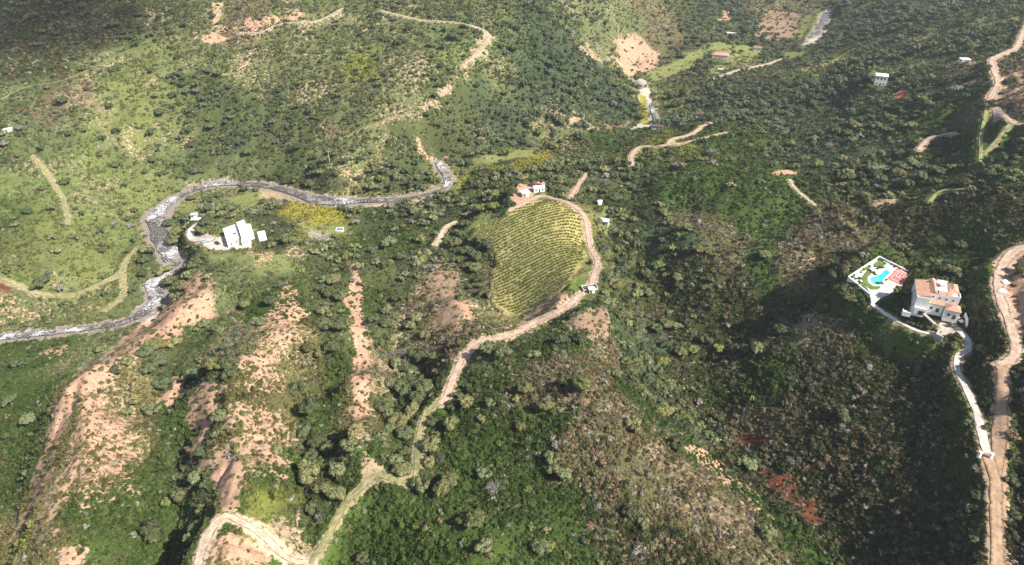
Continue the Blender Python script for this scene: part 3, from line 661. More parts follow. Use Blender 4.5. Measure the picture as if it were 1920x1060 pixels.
# trees one can point at in the photograph: position, crown radius in photo pixels, kind (o olive grey, d dark, y yellow-green, m bare mauve)
BIG = """55 785 16 o;20 752 14 d;264 740 20 o;284 760 20 o;230 757 14 o;367 896 20 o;481 738 7 d;580 888 28 o;621 926 30 o;565 730 28 d;581 770 24 d;571 804 17 d;290 990 24 d;287 1010 16 d;310 938 13 y;600 975 16 m;250 748 16 o
753 730 22 d;776 722 22 d;797 730 20 o;740 720 18 o;720 760 19 d;728 775 14 o;720 815 15 o;722 832 11 o;760 812 20 d;765 846 17 d;720 858 11 d;772 880 18 o;750 884 20 o;844 896 20 o;826 912 22 o;907 882 17 o;927 918 27 m;1049 884 24 o;1034 858 18 o;989 912 11 y
890 972 24 d;870 972 15 d;996 985 10 o;1014 1022 20 o;1030 1018 14 y;1119 880 11 y;1061 1032 8 y;1096 1006 9 d;977 793 12 o;902 780 11 o;920 752 13 o;925 773 8 o;967 742 11 o;874 744 18 o;857 738 12 d;949 946 9 o;972 944 7 o;1211 994 9 d;1251 733 17 o;1230 725 15 d;1215 716 16 d
1348 645 12 y;1323 630 15 d;1380 644 13 d;1577 556 22 d;1592 566 15 d;1395 445 12 o;1350 786 15 d;1378 786 7 d;1293 777 14 o;1265 770 12 o;1470 600 14 d;188 433 8 d;153 399 9 d;250 388 10 d;227 394 8 d;238 408 9 d;241 418 8 m;255 405 6 d;213 415 7 m;253 450 9 d;270 470 13 o;270 488 14 d;240 472 6 d
90 513 14 m;73 541 18 d;112 539 10 m;140 546 14 m;162 559 11 m;200 511 9 d;193 466 9 d;268 516 11 d;250 547 8 d;197 552 8 d;117 571 8 d;313 510 15 y;322 532 15 d;325 456 16 o;334 436 15 o;318 422 12 d;460 570 12 y;383 611 13 o;413 620 13 o;370 620 9 o;293 650 19 o;327 645 17 o;277 665 18 d;300 678 20 o;240 680 15 o;277 692 18 o;217 692 13 d;310 690 12 m
30 676 14 d;107 694 10 d;620 646 19 d;580 650 15 d;600 655 14 o;853 454 15 o;873 466 14 d;888 468 15 d;913 460 15 d;893 484 15 d;890 508 15 o;902 524 14 d;893 538 13 d;907 548 13 d;922 556 13 o;880 440 9 o;737 657 15 m;753 661 14 m;743 678 14 o;783 671 18 d;813 672 11 o;760 680 12 m;730 460 17 o;750 480 14 d;787 450 14 o;700 470 12 d
1052 232 14 o;952 288 13 y;1012 248 12 y;1035 275 12 y;1085 255 10 m;800 352 9 y;820 340 9 y;770 352 8 y;1065 345 7 y;1050 338 8 y;1038 357 8 d;1030 350 9 d;1056 368 8 o;1105 318 12 d;1120 340 13 m;1135 360 12 d;1150 375 12 d;1135 345 12 m
300 208 12 d;396 238 12 d;62 35 14 d;210 45 14 d;118 192 12 d;205 195 9 d;280 252 10 d;220 248 9 d;192 255 9 d;165 165 8 d;315 40 9 d;320 62 10 d;345 45 9 d;245 68 10 d;285 300 11 d;218 305 12 d;380 320 6 d;120 340 12 d;335 108 9 d;367 90 12 m;446 65 14 m;400 28 8 d;260 25 11 d
805 82 9 d;830 88 9 d;745 78 11 d;768 52 11 d;738 50 8 d;848 70 12 d;880 222 9 d;935 210 10 d;1150 92 9 d;1185 175 9 d;1258 182 13 d;1282 175 12 d;1270 195 13 d;1300 185 12 d;1340 195 11 d;1310 215 12 m;1290 225 13 m;1330 225 12 d;1400 60 11 d;1415 80 11 d;1375 100 7 d;1390 95 7 d;1325 118 7 d;1312 112 7 d
1700 130 10 d;1810 178 11 d;1760 180 9 d;1740 195 10 o;1560 270 17 m;1880 120 9 d;1900 128 10 d;1898 148 10 d;1876 138 6 d;1905 160 9 d;1800 352 14 d;1700 345 15 d;1850 330 14 d;1640 330 14 d;1530 310 14 y;1500 300 12 d
1790 650 11 y;1775 590 8 y;1758 582 8 d;1765 572 7 d;1750 577 6 d;1800 545 9 y;1795 520 8 o;1785 508 9 y;1805 575 9 y;1780 610 7 d;1740 618 8 d;1755 606 7 d;1725 612 8 d;1700 610 7 d;1735 498 8 o;1860 600 12 d;1850 560 11 d;1845 630 12 d;1835 585 10 d;1885 640 9 d;1905 505 12 d;1915 515 9 d
1830 925 14 d;1820 950 13 d;1836 800 11 d;1858 800 9 d;1895 900 14 d;1900 850 13 d;1905 960 13 d;1890 1000 13 d;1895 740 13 m;1620 480 10 m;1585 470 12 d;1545 540 14 d;1560 520 12 d"""
TK = {'o': (.165, .172, .085), 'd': (.095, .11, .055), 'y': (.175, .19, .065), 'm': (.30, .26, .26)}
T = []   # x, y, radius m, kind, tint
for t in BIG.replace('\n', ';').split(';'):
    a = t.split(); x, y = hit(float(a[0]), float(a[1]) + float(a[2]) * .3); z = gsample(BASE, x, y); dep = to_px(x, y, z)[2]
    T.append([x, y, float(a[2]) * dep / FPX, a[3], float(a[0]), float(a[1])])
for t in T:                              # a crown may lean over a track, not stand on it
    for _ in range(4):
        d0 = road_d(np.array([t[0]]), np.array([t[1]]))[0]
        if d0 > t[2] * .75: break
        gx_ = road_d(np.array([t[0] + 1, t[0]]), np.array([t[1], t[1] + 1])) - d0; q = np.hypot(*gx_) + 1e-6
        t[0] += gx_[0] / q * 1.2; t[1] += gx_[1] / q * 1.2
BT = np.array([[t[0], t[1], t[2]] for t in T])
C = candidates(None, lambda y: .034, 90, 1180)
vg_, so_, ba_, tr_, sc_, de_ = fields(C[:, 0], C[:, 1]); u = rng.random(len(C))
clump = np.clip((fbm(C[:, 0], C[:, 1], 30, 3, 7) - .5) * 5 + 1, .12, 2.1)
k = (u < tr_ * clump / .034) & (road_d(C[:, 0], C[:, 1]) > 2.6); C = C[k]; vegc = vg_[k]; trk = tr_[k]
keep = np.ones(len(C), bool)
for x, y, r in BT:
    keep &= np.hypot(C[:, 0] - x, C[:, 1] - y) > r * 1.25
C = C[keep]; vegc = vegc[keep]; trk = trk[keep]
rad = rng.gamma(9, 1 / 9., len(C)) * (1.9 + 1.5 * sstep(.4, .62, fbm(C[:, 0], C[:, 1], 50, 2, 1)))
rad = np.clip(rad, 1.3, 3.9) * (1 + .22 * (trk > .012)); order = np.argsort(-rad); cell = {}; keep = np.zeros(len(C), bool)      # thin: crowns may touch, not coincide
for i in order:
    x, y = C[i]; r = rad[i]; ci_ = (int(x // 5), int(y // 5)); ok = True
    for a in (-1, 0, 1):
        for b_ in (-1, 0, 1):
            for j in cell.get((ci_[0] + a, ci_[1] + b_), ()):
                if math.hypot(C[j, 0] - x, C[j, 1] - y) < (r + rad[j]) * .62: ok = False
    if ok: keep[i] = True; cell.setdefault(ci_, []).append(i)
C = C[keep]; rad = rad[keep]; vegc = vegc[keep]; rz = zbase(C[:, 0], C[:, 1])
px, py, dep = to_px(C[:, 0], C[:, 1], rz)
side = fbm(C[:, 0], C[:, 1], 90, 2, 5); u = rng.random(len(C)); far = sstep(380, 620, dep)
kind = np.where(u < .30 + .3 * (1 - far) * side, 'o', np.where(u < .90, 'd', np.where(u < .945, 'y', 'm')))
ALLT = [(t[0], t[1], t[2], t[3], t[4], t[5], True) for t in T] + [(C[i, 0], C[i, 1], rad[i], kind[i], px[i], py[i], False) for i in range(len(C))]
print('trees', len(ALLT))
def tree_tint(kd, r=random):
    c = TK[kd]; v = r.uniform(.78, 1.25); w = r.uniform(-.1, .1); return (c[0] * v * (1 + w), c[1] * v, c[2] * v * (1 - w))
infr = [t for t in ALLT if -20 < t[4] < 1940 and -20 < t[5] < 1080]
def scr(t): return t[2] * FPX / max(50, to_px(t[0], t[1], 30)[2]) * (1.25 if t[6] else 1)
infr_s = sorted(infr, key=lambda t: -scr(t)); IND = infr_s[:300]; inds = set(map(id, IND)); REST = [t for t in ALLT if id(t) not in inds]
# regions for the descriptions
REG = [("880,430 960,470 925,570 870,580 835,455", "in the grove on the vineyard's left edge"),
       ("380,600 340,560 180,680 240,880 270,1060 370,1060 330,850 300,730 440,650", "in the gully between the two left pink ridges"),
       ("560,450 650,450 650,1060 540,1060 500,900 560,740 590,600", "in the green gully left of the narrow pink spine"),
       ("690,420 850,420 800,600 860,640 830,750 790,900 700,890 700,640", "in the gully right of the narrow pink spine"),
       ("840,700 1060,700 1200,830 1250,1060 620,1060 790,890", "on the green slope in the foreground"),
       ("0,250 290,250 300,400 280,600 0,620", "on the grassy bank left of the river bend"),
       ("290,370 660,370 700,460 560,500 300,480", "around the flat-roofed white house on the river bend"),
       ("290,480 350,480 350,580 290,580", "on the rocks by the lower rapids"),
       ("0,640 200,640 130,740 0,1060", "on the slope at the lower left edge"),
       ("690,370 1000,290 1160,300 1170,440 1095,400 860,420", "around the small farmhouse above the vineyard"),
       ("1100,380 1200,400 1340,640 1420,860 1300,830 1150,600", "in the deep ravine right of the vineyard"),
       ("1680,480 1830,480 1830,660 1680,650", "in the garden round the red-roofed villa"),
       ("1830,480 1925,450 1925,700 1830,700", "beside the dirt road behind the red-roofed villa"),
       ("1400,700 1925,700 1925,1060 1450,1060", "on the dark slope left of the concrete driveway"),
       ("1180,400 1640,400 1640,700 1400,720 1300,600", "on the brown ridge left of the pool"),
       ("1230,60 1500,60 1500,180 1200,240", "round the distant house by the upper river meadow"),
       ("1380,180 1925,0 1925,460 1400,400 1180,320", "on the wooded upper right hillside"),
       ("680,0 1200,0 1200,280 820,300 680,200", "on the wooded far hillside above the upper river"),
       ("0,0 680,0 820,300 680,380 290,340 0,250", "on the far hillside above the river bend")]
REGP = [(np.array([list(map(float, q.split(','))) for q in s.split()]), d) for s, d in REG]
def region(px, py):
    best = None
    for P, d in REGP:
        q, i = pseg(np.array([px]), np.array([py]), P, True)
        if i[0]: return d
        if best is None or q[0] < best[0]: best = (q[0], d)
    return best[1]
KN = {'o': "olive-grey", 'd': "dark green", 'y': "yellow-green", 'm': "leafless mauve-grey"}
def describe(L, noun):
    """labels that separate look-alikes: tint and size first, then place, then order from left and from the camera"""
    base = []
    for t in L:
        s = t[2]; sz = 'small' if s < 2.6 else 'medium' if s < 3.6 else 'large'
        base.append((sz, KN[t[3]], region(t[4], t[5])))
    sets = {}
    for i, b_ in enumerate(base): sets.setdefault(b_, []).append(i)
    out = [None] * len(L)
    ordw = ["leftmost", "second leftmost", "third leftmost"]
    ordr = ["rightmost", "second rightmost", "third rightmost"]
    for b_, ii in sets.items():
        ii = sorted(ii, key=lambda i: L[i][4]); n_ = len(ii); s = f"{b_[0]} {b_[1]} {noun} {b_[2]}"
        for k_, i in enumerate(ii):
            if n_ == 1: out[i] = s
            elif k_ < 3 and k_ < (n_ + 1) // 2: out[i] = f"{ordw[k_]} {s}"
            elif n_ - 1 - k_ < 3: out[i] = f"{ordr[n_ - 1 - k_]} {s}"
            else: out[i] = f"inner {s}"
    return out
TP = []
for k_ in range(6):
    V, F = crown_geo(100 + k_, nb=17, leaf=60, flat=.72 + .12 * (k_ % 3)); cm = np_mesh('crown', V, F); cm.materials.append(M_LEAF_O)
    V, F = trunk_geo(k_); tm = np_mesh('trunk', V, F); tm.materials.append(M_BARK); TP.append((cm, tm))
BP = []
for k_ in range(3):
    V, F = bare_geo(40 + k_, 5, 5, .03); cm = np_mesh('branches', V, F); cm.materials.append(M_TWIG_O); BP.append(cm)
labs = describe(IND, 'tree')
for i, t in enumerate(IND):
    x, y, r, kd = t[:4]; z = H1(x, y)
    g = ('trees ' if kd != 'm' else 'leafless trees ') + region(t[4], t[5]); nm = 'tree' if kd != 'm' else 'bare_tree'
    e = empty(nm, (x, y, z - .1), random.uniform(0, 6.28), labs[i], 'tree', g); hs = r * random.uniform(.85, 1.15)
    ax_ = random.uniform(.84, 1.2); e.scale = (r * ax_, r / ax_, hs)
    if kd == 'm':
        e.scale = (r * .95, r * .95, hs * .95); b_ = link('branches', BP[i % 3], None, e)
        s_ = link('trunk', TP[i % 6][1], None, e)
    else:
        c_ = link('crown', TP[i % 6][0], None, e); c_.color = (*tree_tint(kd), 1); link('trunk', TP[i % 6][1], None, e)
# woods beyond the 300
V_CR = variants('crown_clump', [crown_geo(200 + k_, nb=11, leaf=26) for k_ in range(5)], M_LEAF_I)
RT = np.array([[t[0], t[1], t[2]] for t in REST]); RK = [t[3] for t in REST]
tt = np.array([tree_tint(k_ if k_ != 'm' else 'o') for k_ in RK]); tt[np.array([k_ == 'm' for k_ in RK])] = np.array((.22, .19, .18))
tt *= (.8 + .5 * fbm(RT[:, 0], RT[:, 1], 70, 2, 4))[:, None]
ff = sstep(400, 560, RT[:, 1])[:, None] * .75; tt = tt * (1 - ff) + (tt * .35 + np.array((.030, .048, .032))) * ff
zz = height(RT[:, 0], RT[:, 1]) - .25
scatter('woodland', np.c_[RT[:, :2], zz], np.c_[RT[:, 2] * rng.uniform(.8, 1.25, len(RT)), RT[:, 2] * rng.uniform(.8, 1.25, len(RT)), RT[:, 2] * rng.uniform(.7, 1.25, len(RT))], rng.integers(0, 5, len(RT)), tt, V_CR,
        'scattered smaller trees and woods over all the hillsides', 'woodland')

# scrub: low bushes, grass tussocks and dead brush over the slopes
C = candidates(None, lambda y: 1.6 if y < 230 else .75 if y < 420 else .36 if y < 700 else .16, 80, 1150)
vg_, so_, ba_, tr_, sc_, de_ = fields(C[:, 0], C[:, 1]); u = rng.random(len(C))
pat = .5 + .9 * sstep(.36, .60, fbm(C[:, 0], C[:, 1], 11, 3, 3)); open_ = 1 - .75 * sstep(.25, .8, ba_)
k = u < sc_ * pat * open_; C = C[k]; vg_ = vg_[k]; de_ = de_[k]; ba_ = ba_[k]; n_ = len(C); print('scrub', n_)
_, _, dp = to_px(C[:, 0], C[:, 1], 30.); s = rng.gamma(5, .2, n_) * (.78 + .5 * sstep(300, 700, dp)) * (.8 + .5 * fbm(C[:, 0], C[:, 1], 25, 2, 0)); s = np.clip(s, .35, 2.6)
tn = vg_ * rng.uniform(.72, 1.2, (n_, 1)); w = rng.random(n_)
olive = w < .10; tn[olive] = tn[olive] * .4 + np.array((.115, .12, .062)) * .6
dark = (w > .25) & (w < .42); tn[dark] *= .6
brown = rng.random(n_) < de_ * .45 + .03; tn[brown] = np.array((.19, .135, .085)) * rng.uniform(.6, 1.3, (brown.sum(), 1))
grey = rng.random(n_) < .018 + .06 * de_; tn[grey] = np.array((.26, .245, .21)) * rng.uniform(.7, 1.2, (grey.sum(), 1))
V_SH = variants('shrub_clump', [shrub_geo(300 + k_) for k_ in range(6)], M_LEAF_I)
scatter('scrub', np.c_[C, height(C[:, 0], C[:, 1]) - .05], np.c_[s, s, s * rng.uniform(.7, 1.3, n_)], rng.integers(0, 6, n_), tn, V_SH, 'low green and brown scrub covering the slopes', 'scrub')
# dead grey brush: fine leafless twigs, thick on the burnt ridges
m, n, b = mat_new('dead_twigs'); t = N(n, 'ShaderNodeAttribute', attribute_name='tint'); t.attribute_type = 'INSTANCER'; n.links.new(t.outputs['Color'], b.inputs['Base Color'])
V_DB = variants('dead_twig_clump', [bare_geo(400 + k_, 3, 5, .035) for k_ in range(4)], m)
C = candidates(None, lambda y: .06, 80, 800); vg_, so_, ba_, tr_, sc_, de_ = fields(C[:, 0], C[:, 1])
k = rng.random(len(C)) < (de_ * .8 + .07) * np.minimum(sc_, 1) * sstep(.42, .6, fbm(C[:, 0], C[:, 1], 24, 3, 2)) * 1.5; C = C[k]; n_ = len(C); s = rng.uniform(.9, 2.3, n_); print('dead', n_)
tn = np.array((.36, .33, .30)) * rng.uniform(.6, 1.3, (n_, 1))
scatter('dead_brush', np.c_[C, height(C[:, 0], C[:, 1])], np.c_[s, s, s], rng.integers(0, 4, n_), tn, V_DB, 'grey leafless dead brush among the scrub', 'dead brush')
# ------------------------------------------------------------------ buildings
def bx(bm, x0, x1, y0, y1, z0, z1):
    v = [bm.verts.new(p) for p in ((x0, y0, z0), (x1, y0, z0), (x1, y1, z0), (x0, y1, z0), (x0, y0, z1), (x1, y0, z1), (x1, y1, z1), (x0, y1, z1))]
    for f in ((0, 3, 2, 1), (4, 5, 6, 7), (0, 1, 5, 4), (1, 2, 6, 5), (2, 3, 7, 6), (3, 0, 4, 7)): bm.faces.new([v[i] for i in f])
def part(name, parent, mat, fn, *a):
    bm = bmesh.new(); fn(bm, *a) if a else fn(bm)
    bmesh.ops.recalc_face_normals(bm, faces=bm.faces); me = bpy.data.meshes.new(name); bm.to_mesh(me); bm.free(); return link(name, me, mat, parent)
def roof_fn(kind, x0, x1, y0, y1, z, h, o=.35, t=.18, axis='x'):
    x0 -= o; x1 += o; y0 -= o; y1 += o
    def f(bm):
        lo = [(x0, y0), (x1, y0), (x1, y1), (x0, y1)]; xm = (x0 + x1) / 2; ym = (y0 + y1) / 2
        b = [bm.verts.new((x, y, z - .02)) for x, y in lo]; e = [bm.verts.new((x, y, z + t)) for x, y in lo]
        bm.faces.new(b[::-1])
        for i in range(4): bm.faces.new((b[i], b[(i + 1) % 4], e[(i + 1) % 4], e[i]))
        if kind == 'flat': bm.faces.new(e); return
        if kind == 'mono':                                  # rises towards +axis
            if axis == 'x': tp = [e[0], bm.verts.new((x1, y0, z + t + h)), bm.verts.new((x1, y1, z + t + h)), e[3]]; bm.faces.new(tp); bm.faces.new((e[1], e[2], tp[2], tp[1])); bm.faces.new((e[0], e[1], tp[1])); bm.faces.new((e[2], e[3], tp[2]))
            else: tp = [e[0], e[1], bm.verts.new((x1, y1, z + t + h)), bm.verts.new((x0, y1, z + t + h))]; bm.faces.new(tp); bm.faces.new((e[2], e[3], tp[3], tp[2])); bm.faces.new((e[1], e[2], tp[2])); bm.faces.new((e[3], e[0], tp[3]))
            return
        ins = min(x1 - x0, y1 - y0) / 2 if kind == 'hip' else 0
        if (x1 - x0) >= (y1 - y0): r = [bm.verts.new((x0 + ins, ym, z + t + h)), bm.verts.new((x1 - ins, ym, z + t + h))] ; A = [(e[0], e[1], r[1], r[0]), (e[2], e[3], r[0], r[1]), (e[1], e[2], r[1]), (e[3], e[0], r[0])]
        else: r = [bm.verts.new((xm, y0 + ins, z + t + h)), bm.verts.new((xm, y1 - ins, z + t + h))]; A = [(e[1], e[2], r[1], r[0]), (e[3], e[0], r[0], r[1]), (e[0], e[1], r[0]), (e[2], e[3], r[1])]
        for q in A: bm.faces.new(q)
    return f
M_WHITE = plain('white_render', (.88, .86, .82), .85, .05, .6); M_OFF = plain('cream_render', (.62, .56, .48), .9, .1, .6)
m, n, b = mat_new('clay_tiles'); g = N(n, 'ShaderNodeNewGeometry'); w_ = N(n, 'ShaderNodeTexWave'); w_.inputs['Scale'].default_value = 1.4; w_.inputs['Distortion'].default_value = .6; n.links.new(g.outputs['Position'], w_.inputs[0])
q = noise(n, .9, 4, .7); c = mixc(n, ramp(n, q.outputs[0], .3, .7), (.42, .22, .15), (.60, .36, .27)); n.links.new(mixc(n, 1., c, mixc(n, w_.outputs['Fac'], (.8, .8, .8), (1.1, 1.1, 1.1)), 'MULTIPLY'), b.inputs['Base Color']); M_TILE = m
M_FLATR = plain('flat_roof_screed', (.78, .75, .70), .9, .06, .5); M_GREYR = plain('sheet_roof', (.62, .66, .66), .5, .12, .8, .4); M_BROWNR = plain('old_brown_roof', (.26, .18, .14), .9, .2, .8)
M_DARKR = plain('dark_roof', (.10, .075, .07), .8, .2, .8); M_BLUER = plain('pale_blue_roof', (.52, .64, .70), .5, .1, .8, .4)
m, n, b = mat_new('window_glass'); b.inputs['Base Color'].default_value = (.03, .04, .05, 1); b.inputs['Roughness'].default_value = .12; b.inputs['Specular IOR Level'].default_value = .5; M_GLASS = m
M_WOOD = plain('dark_door_wood', (.10, .06, .035), .7, .2, 4); M_FRAME = plain('window_frame', (.55, .52, .48), .6, .05); M_STONE = plain('pale_paving', (.60, .55, .49), .9, .22, .9); M_CONC = plain('concrete', (.48, .44, .39), .95, .15, .8)
def window(root, x, y, z, w, h, side, mat=None):
    """side: 'f' faces -y, 'b' +y, 'l' -x, 'r' +x"""
    s = {'f': (0, -1), 'b': (0, 1), 'l': (-1, 0), 'r': (1, 0)}[side]; t = .06
    def bar(bm, a0, a1, z0, z1, d0, d1):
        if s[0] == 0: ys = sorted((y + s[1] * d0, y + s[1] * d1)); bx(bm, x + a0, x + a1, ys[0], ys[1], z + z0, z + z1)
        else: xs = sorted((x + s[0] * d0, x + s[0] * d1)); bx(bm, xs[0], xs[1], y + a0, y + a1, z + z0, z + z1)
    def fr(bm):
        bar(bm, -w / 2 - .08, -w / 2, 0, h, .003, t); bar(bm, w / 2, w / 2 + .08, 0, h, .003, t); bar(bm, -w / 2 - .08, w / 2 + .08, h, h + .08, .003, t); bar(bm, -w / 2 - .14, w / 2 + .14, -.1, 0, .003, t * 2)
    f = part('window', root, M_FRAME, fr)
    p = part('pane', f, M_GLASS, lambda bm: bar(bm, -w / 2, w / 2, 0, h, .003, .03)); return f
def door(root, x, y, z, w, h, side, mat=None):
    s = {'f': (0, -1), 'b': (0, 1), 'l': (-1, 0), 'r': (1, 0)}[side]
    def f(bm):
        if s[0] == 0: ys = sorted((y + s[1] * .003, y + s[1] * .06)); bx(bm, x - w / 2, x + w / 2, ys[0], ys[1], z, z + h)
        else: xs = sorted((x + s[0] * .003, x + s[0] * .06)); bx(bm, xs[0], xs[1], y - w / 2, y + w / 2, z, z + h)
    return part('door', root, mat or M_WOOD, f)
def ground_pt(px, py, dz=0):
    x, y = hit(px, py); return x, y, H1(x, y) + dz
def cottage(name, px, py, w, d, h, ang, rk, rm, wm, label, cat, rh=1., wins=2, depth=1.5, axis='x'):
    x, y = hit(px, py); zs = [H1(x + a, y + b_) for a in (-w / 2, w / 2) for b_ in (-d / 2, d / 2)]; z = sum(zs) / 4
    e = empty(name, (x, y, z), R(ang), label, cat)
    part('wall', e, wm, lambda bm: bx(bm, -w / 2, w / 2, -d / 2, d / 2, -depth, h))
    part('roof', e, rm, roof_fn(rk, -w / 2, w / 2, -d / 2, d / 2, h, rh, axis=axis))
    if wins: door(e, 0 if wins > 1 else -w * .2, -d / 2, 0, .95, 2.05, 'f')
    for i in range(wins):
        xx = (-w * .3, w * .3, -w * .15, w * .15)[i]; window(e, xx, -d / 2, 1.0, .9, 1.0, 'f')
    if wins: window(e, -w / 2, 0, 1.0, .8, 1.0, 'l'); window(e, w / 2, 0, 1.0, .8, 1.0, 'r')
    return e

# the red-roofed villa
zp = PADP[1][1]; vx, vy = at_z(1711, 580, zp); V = empty('villa', (vx, vy, zp), R(-23), "large white villa with pink clay-tiled roofs at the top of the concrete driveway", 'villa')
V.scale = (.90, .96, .84)
part('wall', V, M_WHITE, lambda bm: (bx(bm, 0, 5.2, 0, 14.5, -3.5, 7.0), bx(bm, 5.2, 17.2, 4, 15.5, -2, 8.2), bx(bm, 5.2, 11.8, 1.6, 4, -2, 4.2), bx(bm, 12.2, 17.9, -1.2, 4, -2, 4.3)))
part('roof', V, M_TILE, roof_fn('mono', 0, 5.0, 1.2, 14.3, 7.0, 1.2, .25, axis='x'))
part('roof', V, M_TILE, roof_fn('gable', 5.3, 8.4, 4.2, 15.2, 8.2, 1.2, .15))
part('roof', V, M_TILE, roof_fn('gable', 8.7, 14.0, 4.2, 7.2, 8.2, 1.1, .1))
part('roof', V, M_TILE, roof_fn('hip', 12.7, 17.0, 7.4, 15.2, 8.2, 1.4, .1))
part('roof', V, M_TILE, roof_fn('mono', 5.3, 11.6, 1.6, 3.75, 4.2, 1.0, .2, axis='y'))
part('roof', V, M_TILE, roof_fn('hip', 12.2, 17.9, -1.2, 3.6, 4.3, 1.5, .3))
lab(part('parapet', V, M_WHITE, lambda bm: (bx(bm, 14.25, 17.2, 4.0, 4.25, 8.2, 9.0), bx(bm, 16.95, 17.2, 4.25, 7.3, 8.2, 9.0), bx(bm, 8.8, 13.1, 15.25, 15.5, 8.2, 9.0), bx(bm, 0, 5.2, 0, .25, 7.0, 7.6), bx(bm, 0, .25, .25, .9, 7.0, 7.6))))
part('roof_room', V, M_WHITE, lambda bm: (bx(bm, 9.4, 11.6, 10, 13.0, 8.2, 9.9), bx(bm, 9.2, 11.8, 9.8, 13.2, 9.9, 10.1)))
ch = part('chimney', V, M_WHITE, lambda bm: bx(bm, 11.8, 12.9, 6.1, 7.2, 9.5, 10.6)); part('chimney_cap', ch, M_TILE, roof_fn('hip', 11.8, 12.9, 6.1, 7.2, 10.6, .7, .15, .05))
part('chimney', V, M_WHITE, lambda bm: bx(bm, 6.2, 7.0, 12.4, 13.2, 8.6, 10.4))
for k_ in range(6):
    window(V, 0, 1.6 + k_ * 2.2, 4.4, .9, 1.3, 'l')
    if k_ % 2 == 0 or k_ == 3: window(V, 0, 1.6 + k_ * 2.2, 1.2, 1.0, 1.4, 'l')
for k_ in range(4): window(V, 6.8 + k_ * 2.7, 4, 6.0, .8, .9, 'f')
for k_ in range(3): window(V, 17.2, 6.2 + k_ * 3.2, 4.6, 1.0, 1.3, 'r')
window(V, 17.9, 1.4, 1.2, 1.1, 1.3, 'r'); window(V, 13.9, -1.2, 1.1, 1.1, 1.4, 'f'); door(V, 16.2, -1.2, 0, 1.2, 2.2, 'f'); window(V, 7.2, 1.6, 1.1, 1.1, 1.3, 'f'); door(V, 9.8, 1.6, 0, 1.2, 2.2, 'f')
part('balcony', V, M_WHITE, lambda bm: (bx(bm, .6, 5.2, -1.5, -.003, -1.2, 1.6), bx(bm, .6, 5.2, -1.5, -1.35, 1.6, 2.4)))
door(V, 3.4, -1.5, -1.2, 2.4, 2.2, 'f', M_GLASS)
P_ = empty('patio', (vx, vy, zp), R(-23), "small white walled patio at the foot of the villa's left front corner", 'patio')
part('floor', P_, M_STONE, lambda bm: bx(bm, -3.2, -.4, -2.2, -.2, -2.6, -1.0)); part('low_wall', P_, M_WHITE, lambda bm: (bx(bm, -3.4, -.4, -2.4, -2.2, -2.6, -.5), bx(bm, -3.4, -3.2, -2.2, -.2, -2.6, -.5)))
S_ = empty('steps', (vx, vy, zp), R(-23), "curving white stone steps descending in front of the villa", 'steps')
for k_ in range(9): part('step', S_, M_STONE, lambda bm, k_=k_: bx(bm, 3.6 + .5 * k_, 4.9 + .5 * k_, -1.95 - .42 * k_, -1.54 - .42 * k_, -.35 - .17 * k_, .1 - .17 * k_))
def wall_line(name, pts_, z, h, t, mat, label, cat, close=False, coping=None):
    """a garden wall following ground points (photo positions at height z)"""
    Q = [at_z(*p, z) for p in pts_]; x0, y0 = Q[0]; e = empty(name, (x0, y0, z), 0, label, cat)
    def f(bm, a0, a1, tt):
        for i in range(len(Q) - 1):
            (ax, ay), (bx_, by) = Q[i], Q[i + 1]; dx, dy = bx_ - ax, by - ay; L = math.hypot(dx, dy); nx, ny = -dy / L * tt / 2, dx / L * tt / 2
            ax2, ay2 = (ax - x0, ay - y0); bx2, by2 = (bx_ - x0, by - y0)
            lo = [(ax2 + nx, ay2 + ny), (bx2 + nx, by2 + ny), (bx2 - nx, by2 - ny), (ax2 - nx, ay2 - ny)]
            v = [bm.verts.new((*p, a0 - .002 * i)) for p in lo] + [bm.verts.new((*p, a1 + .004 * i)) for p in lo]
            for q in ((0, 3, 2, 1), (4, 5, 6, 7), (0, 1, 5, 4), (1, 2, 6, 5), (2, 3, 7, 6), (3, 0, 4, 7)): bm.faces.new([v[k] for k in q])
    part('wall', e, mat, lambda bm: f(bm, -2.5, h, t)); part('coping', e, coping or mat, lambda bm: f(bm, h + .02, h + .1, t + .12)); return e
def flat_poly(bm, Q, z0, z1):
    lo = [bm.verts.new((*q, z0)) for q in Q]; hi = [bm.verts.new((*q, z1)) for q in Q]; bm.faces.new(lo[::-1]); bm.faces.new(hi); k = len(Q)
    for i in range(k): bm.faces.new((lo[i], lo[(i + 1) % k], hi[(i + 1) % k], hi[i]))
def slab(name, parent, mat, pts_, z, z0, z1, org=(0, 0), sm=False):
    Q = [at_z(*p, z) for p in pts_]; Q = [(a - org[0], b_ - org[1]) for a, b_ in Q]
    if sm: S = smooth_line(np.array(Q + [Q[0]]), .5)[:-1]; Q = [tuple(p) for p in S]
    return part(name, parent, mat, lambda bm: flat_poly(bm, Q, z0, z1))
def pp(s): return [tuple(map(float, q.split(','))) for q in s.split()]
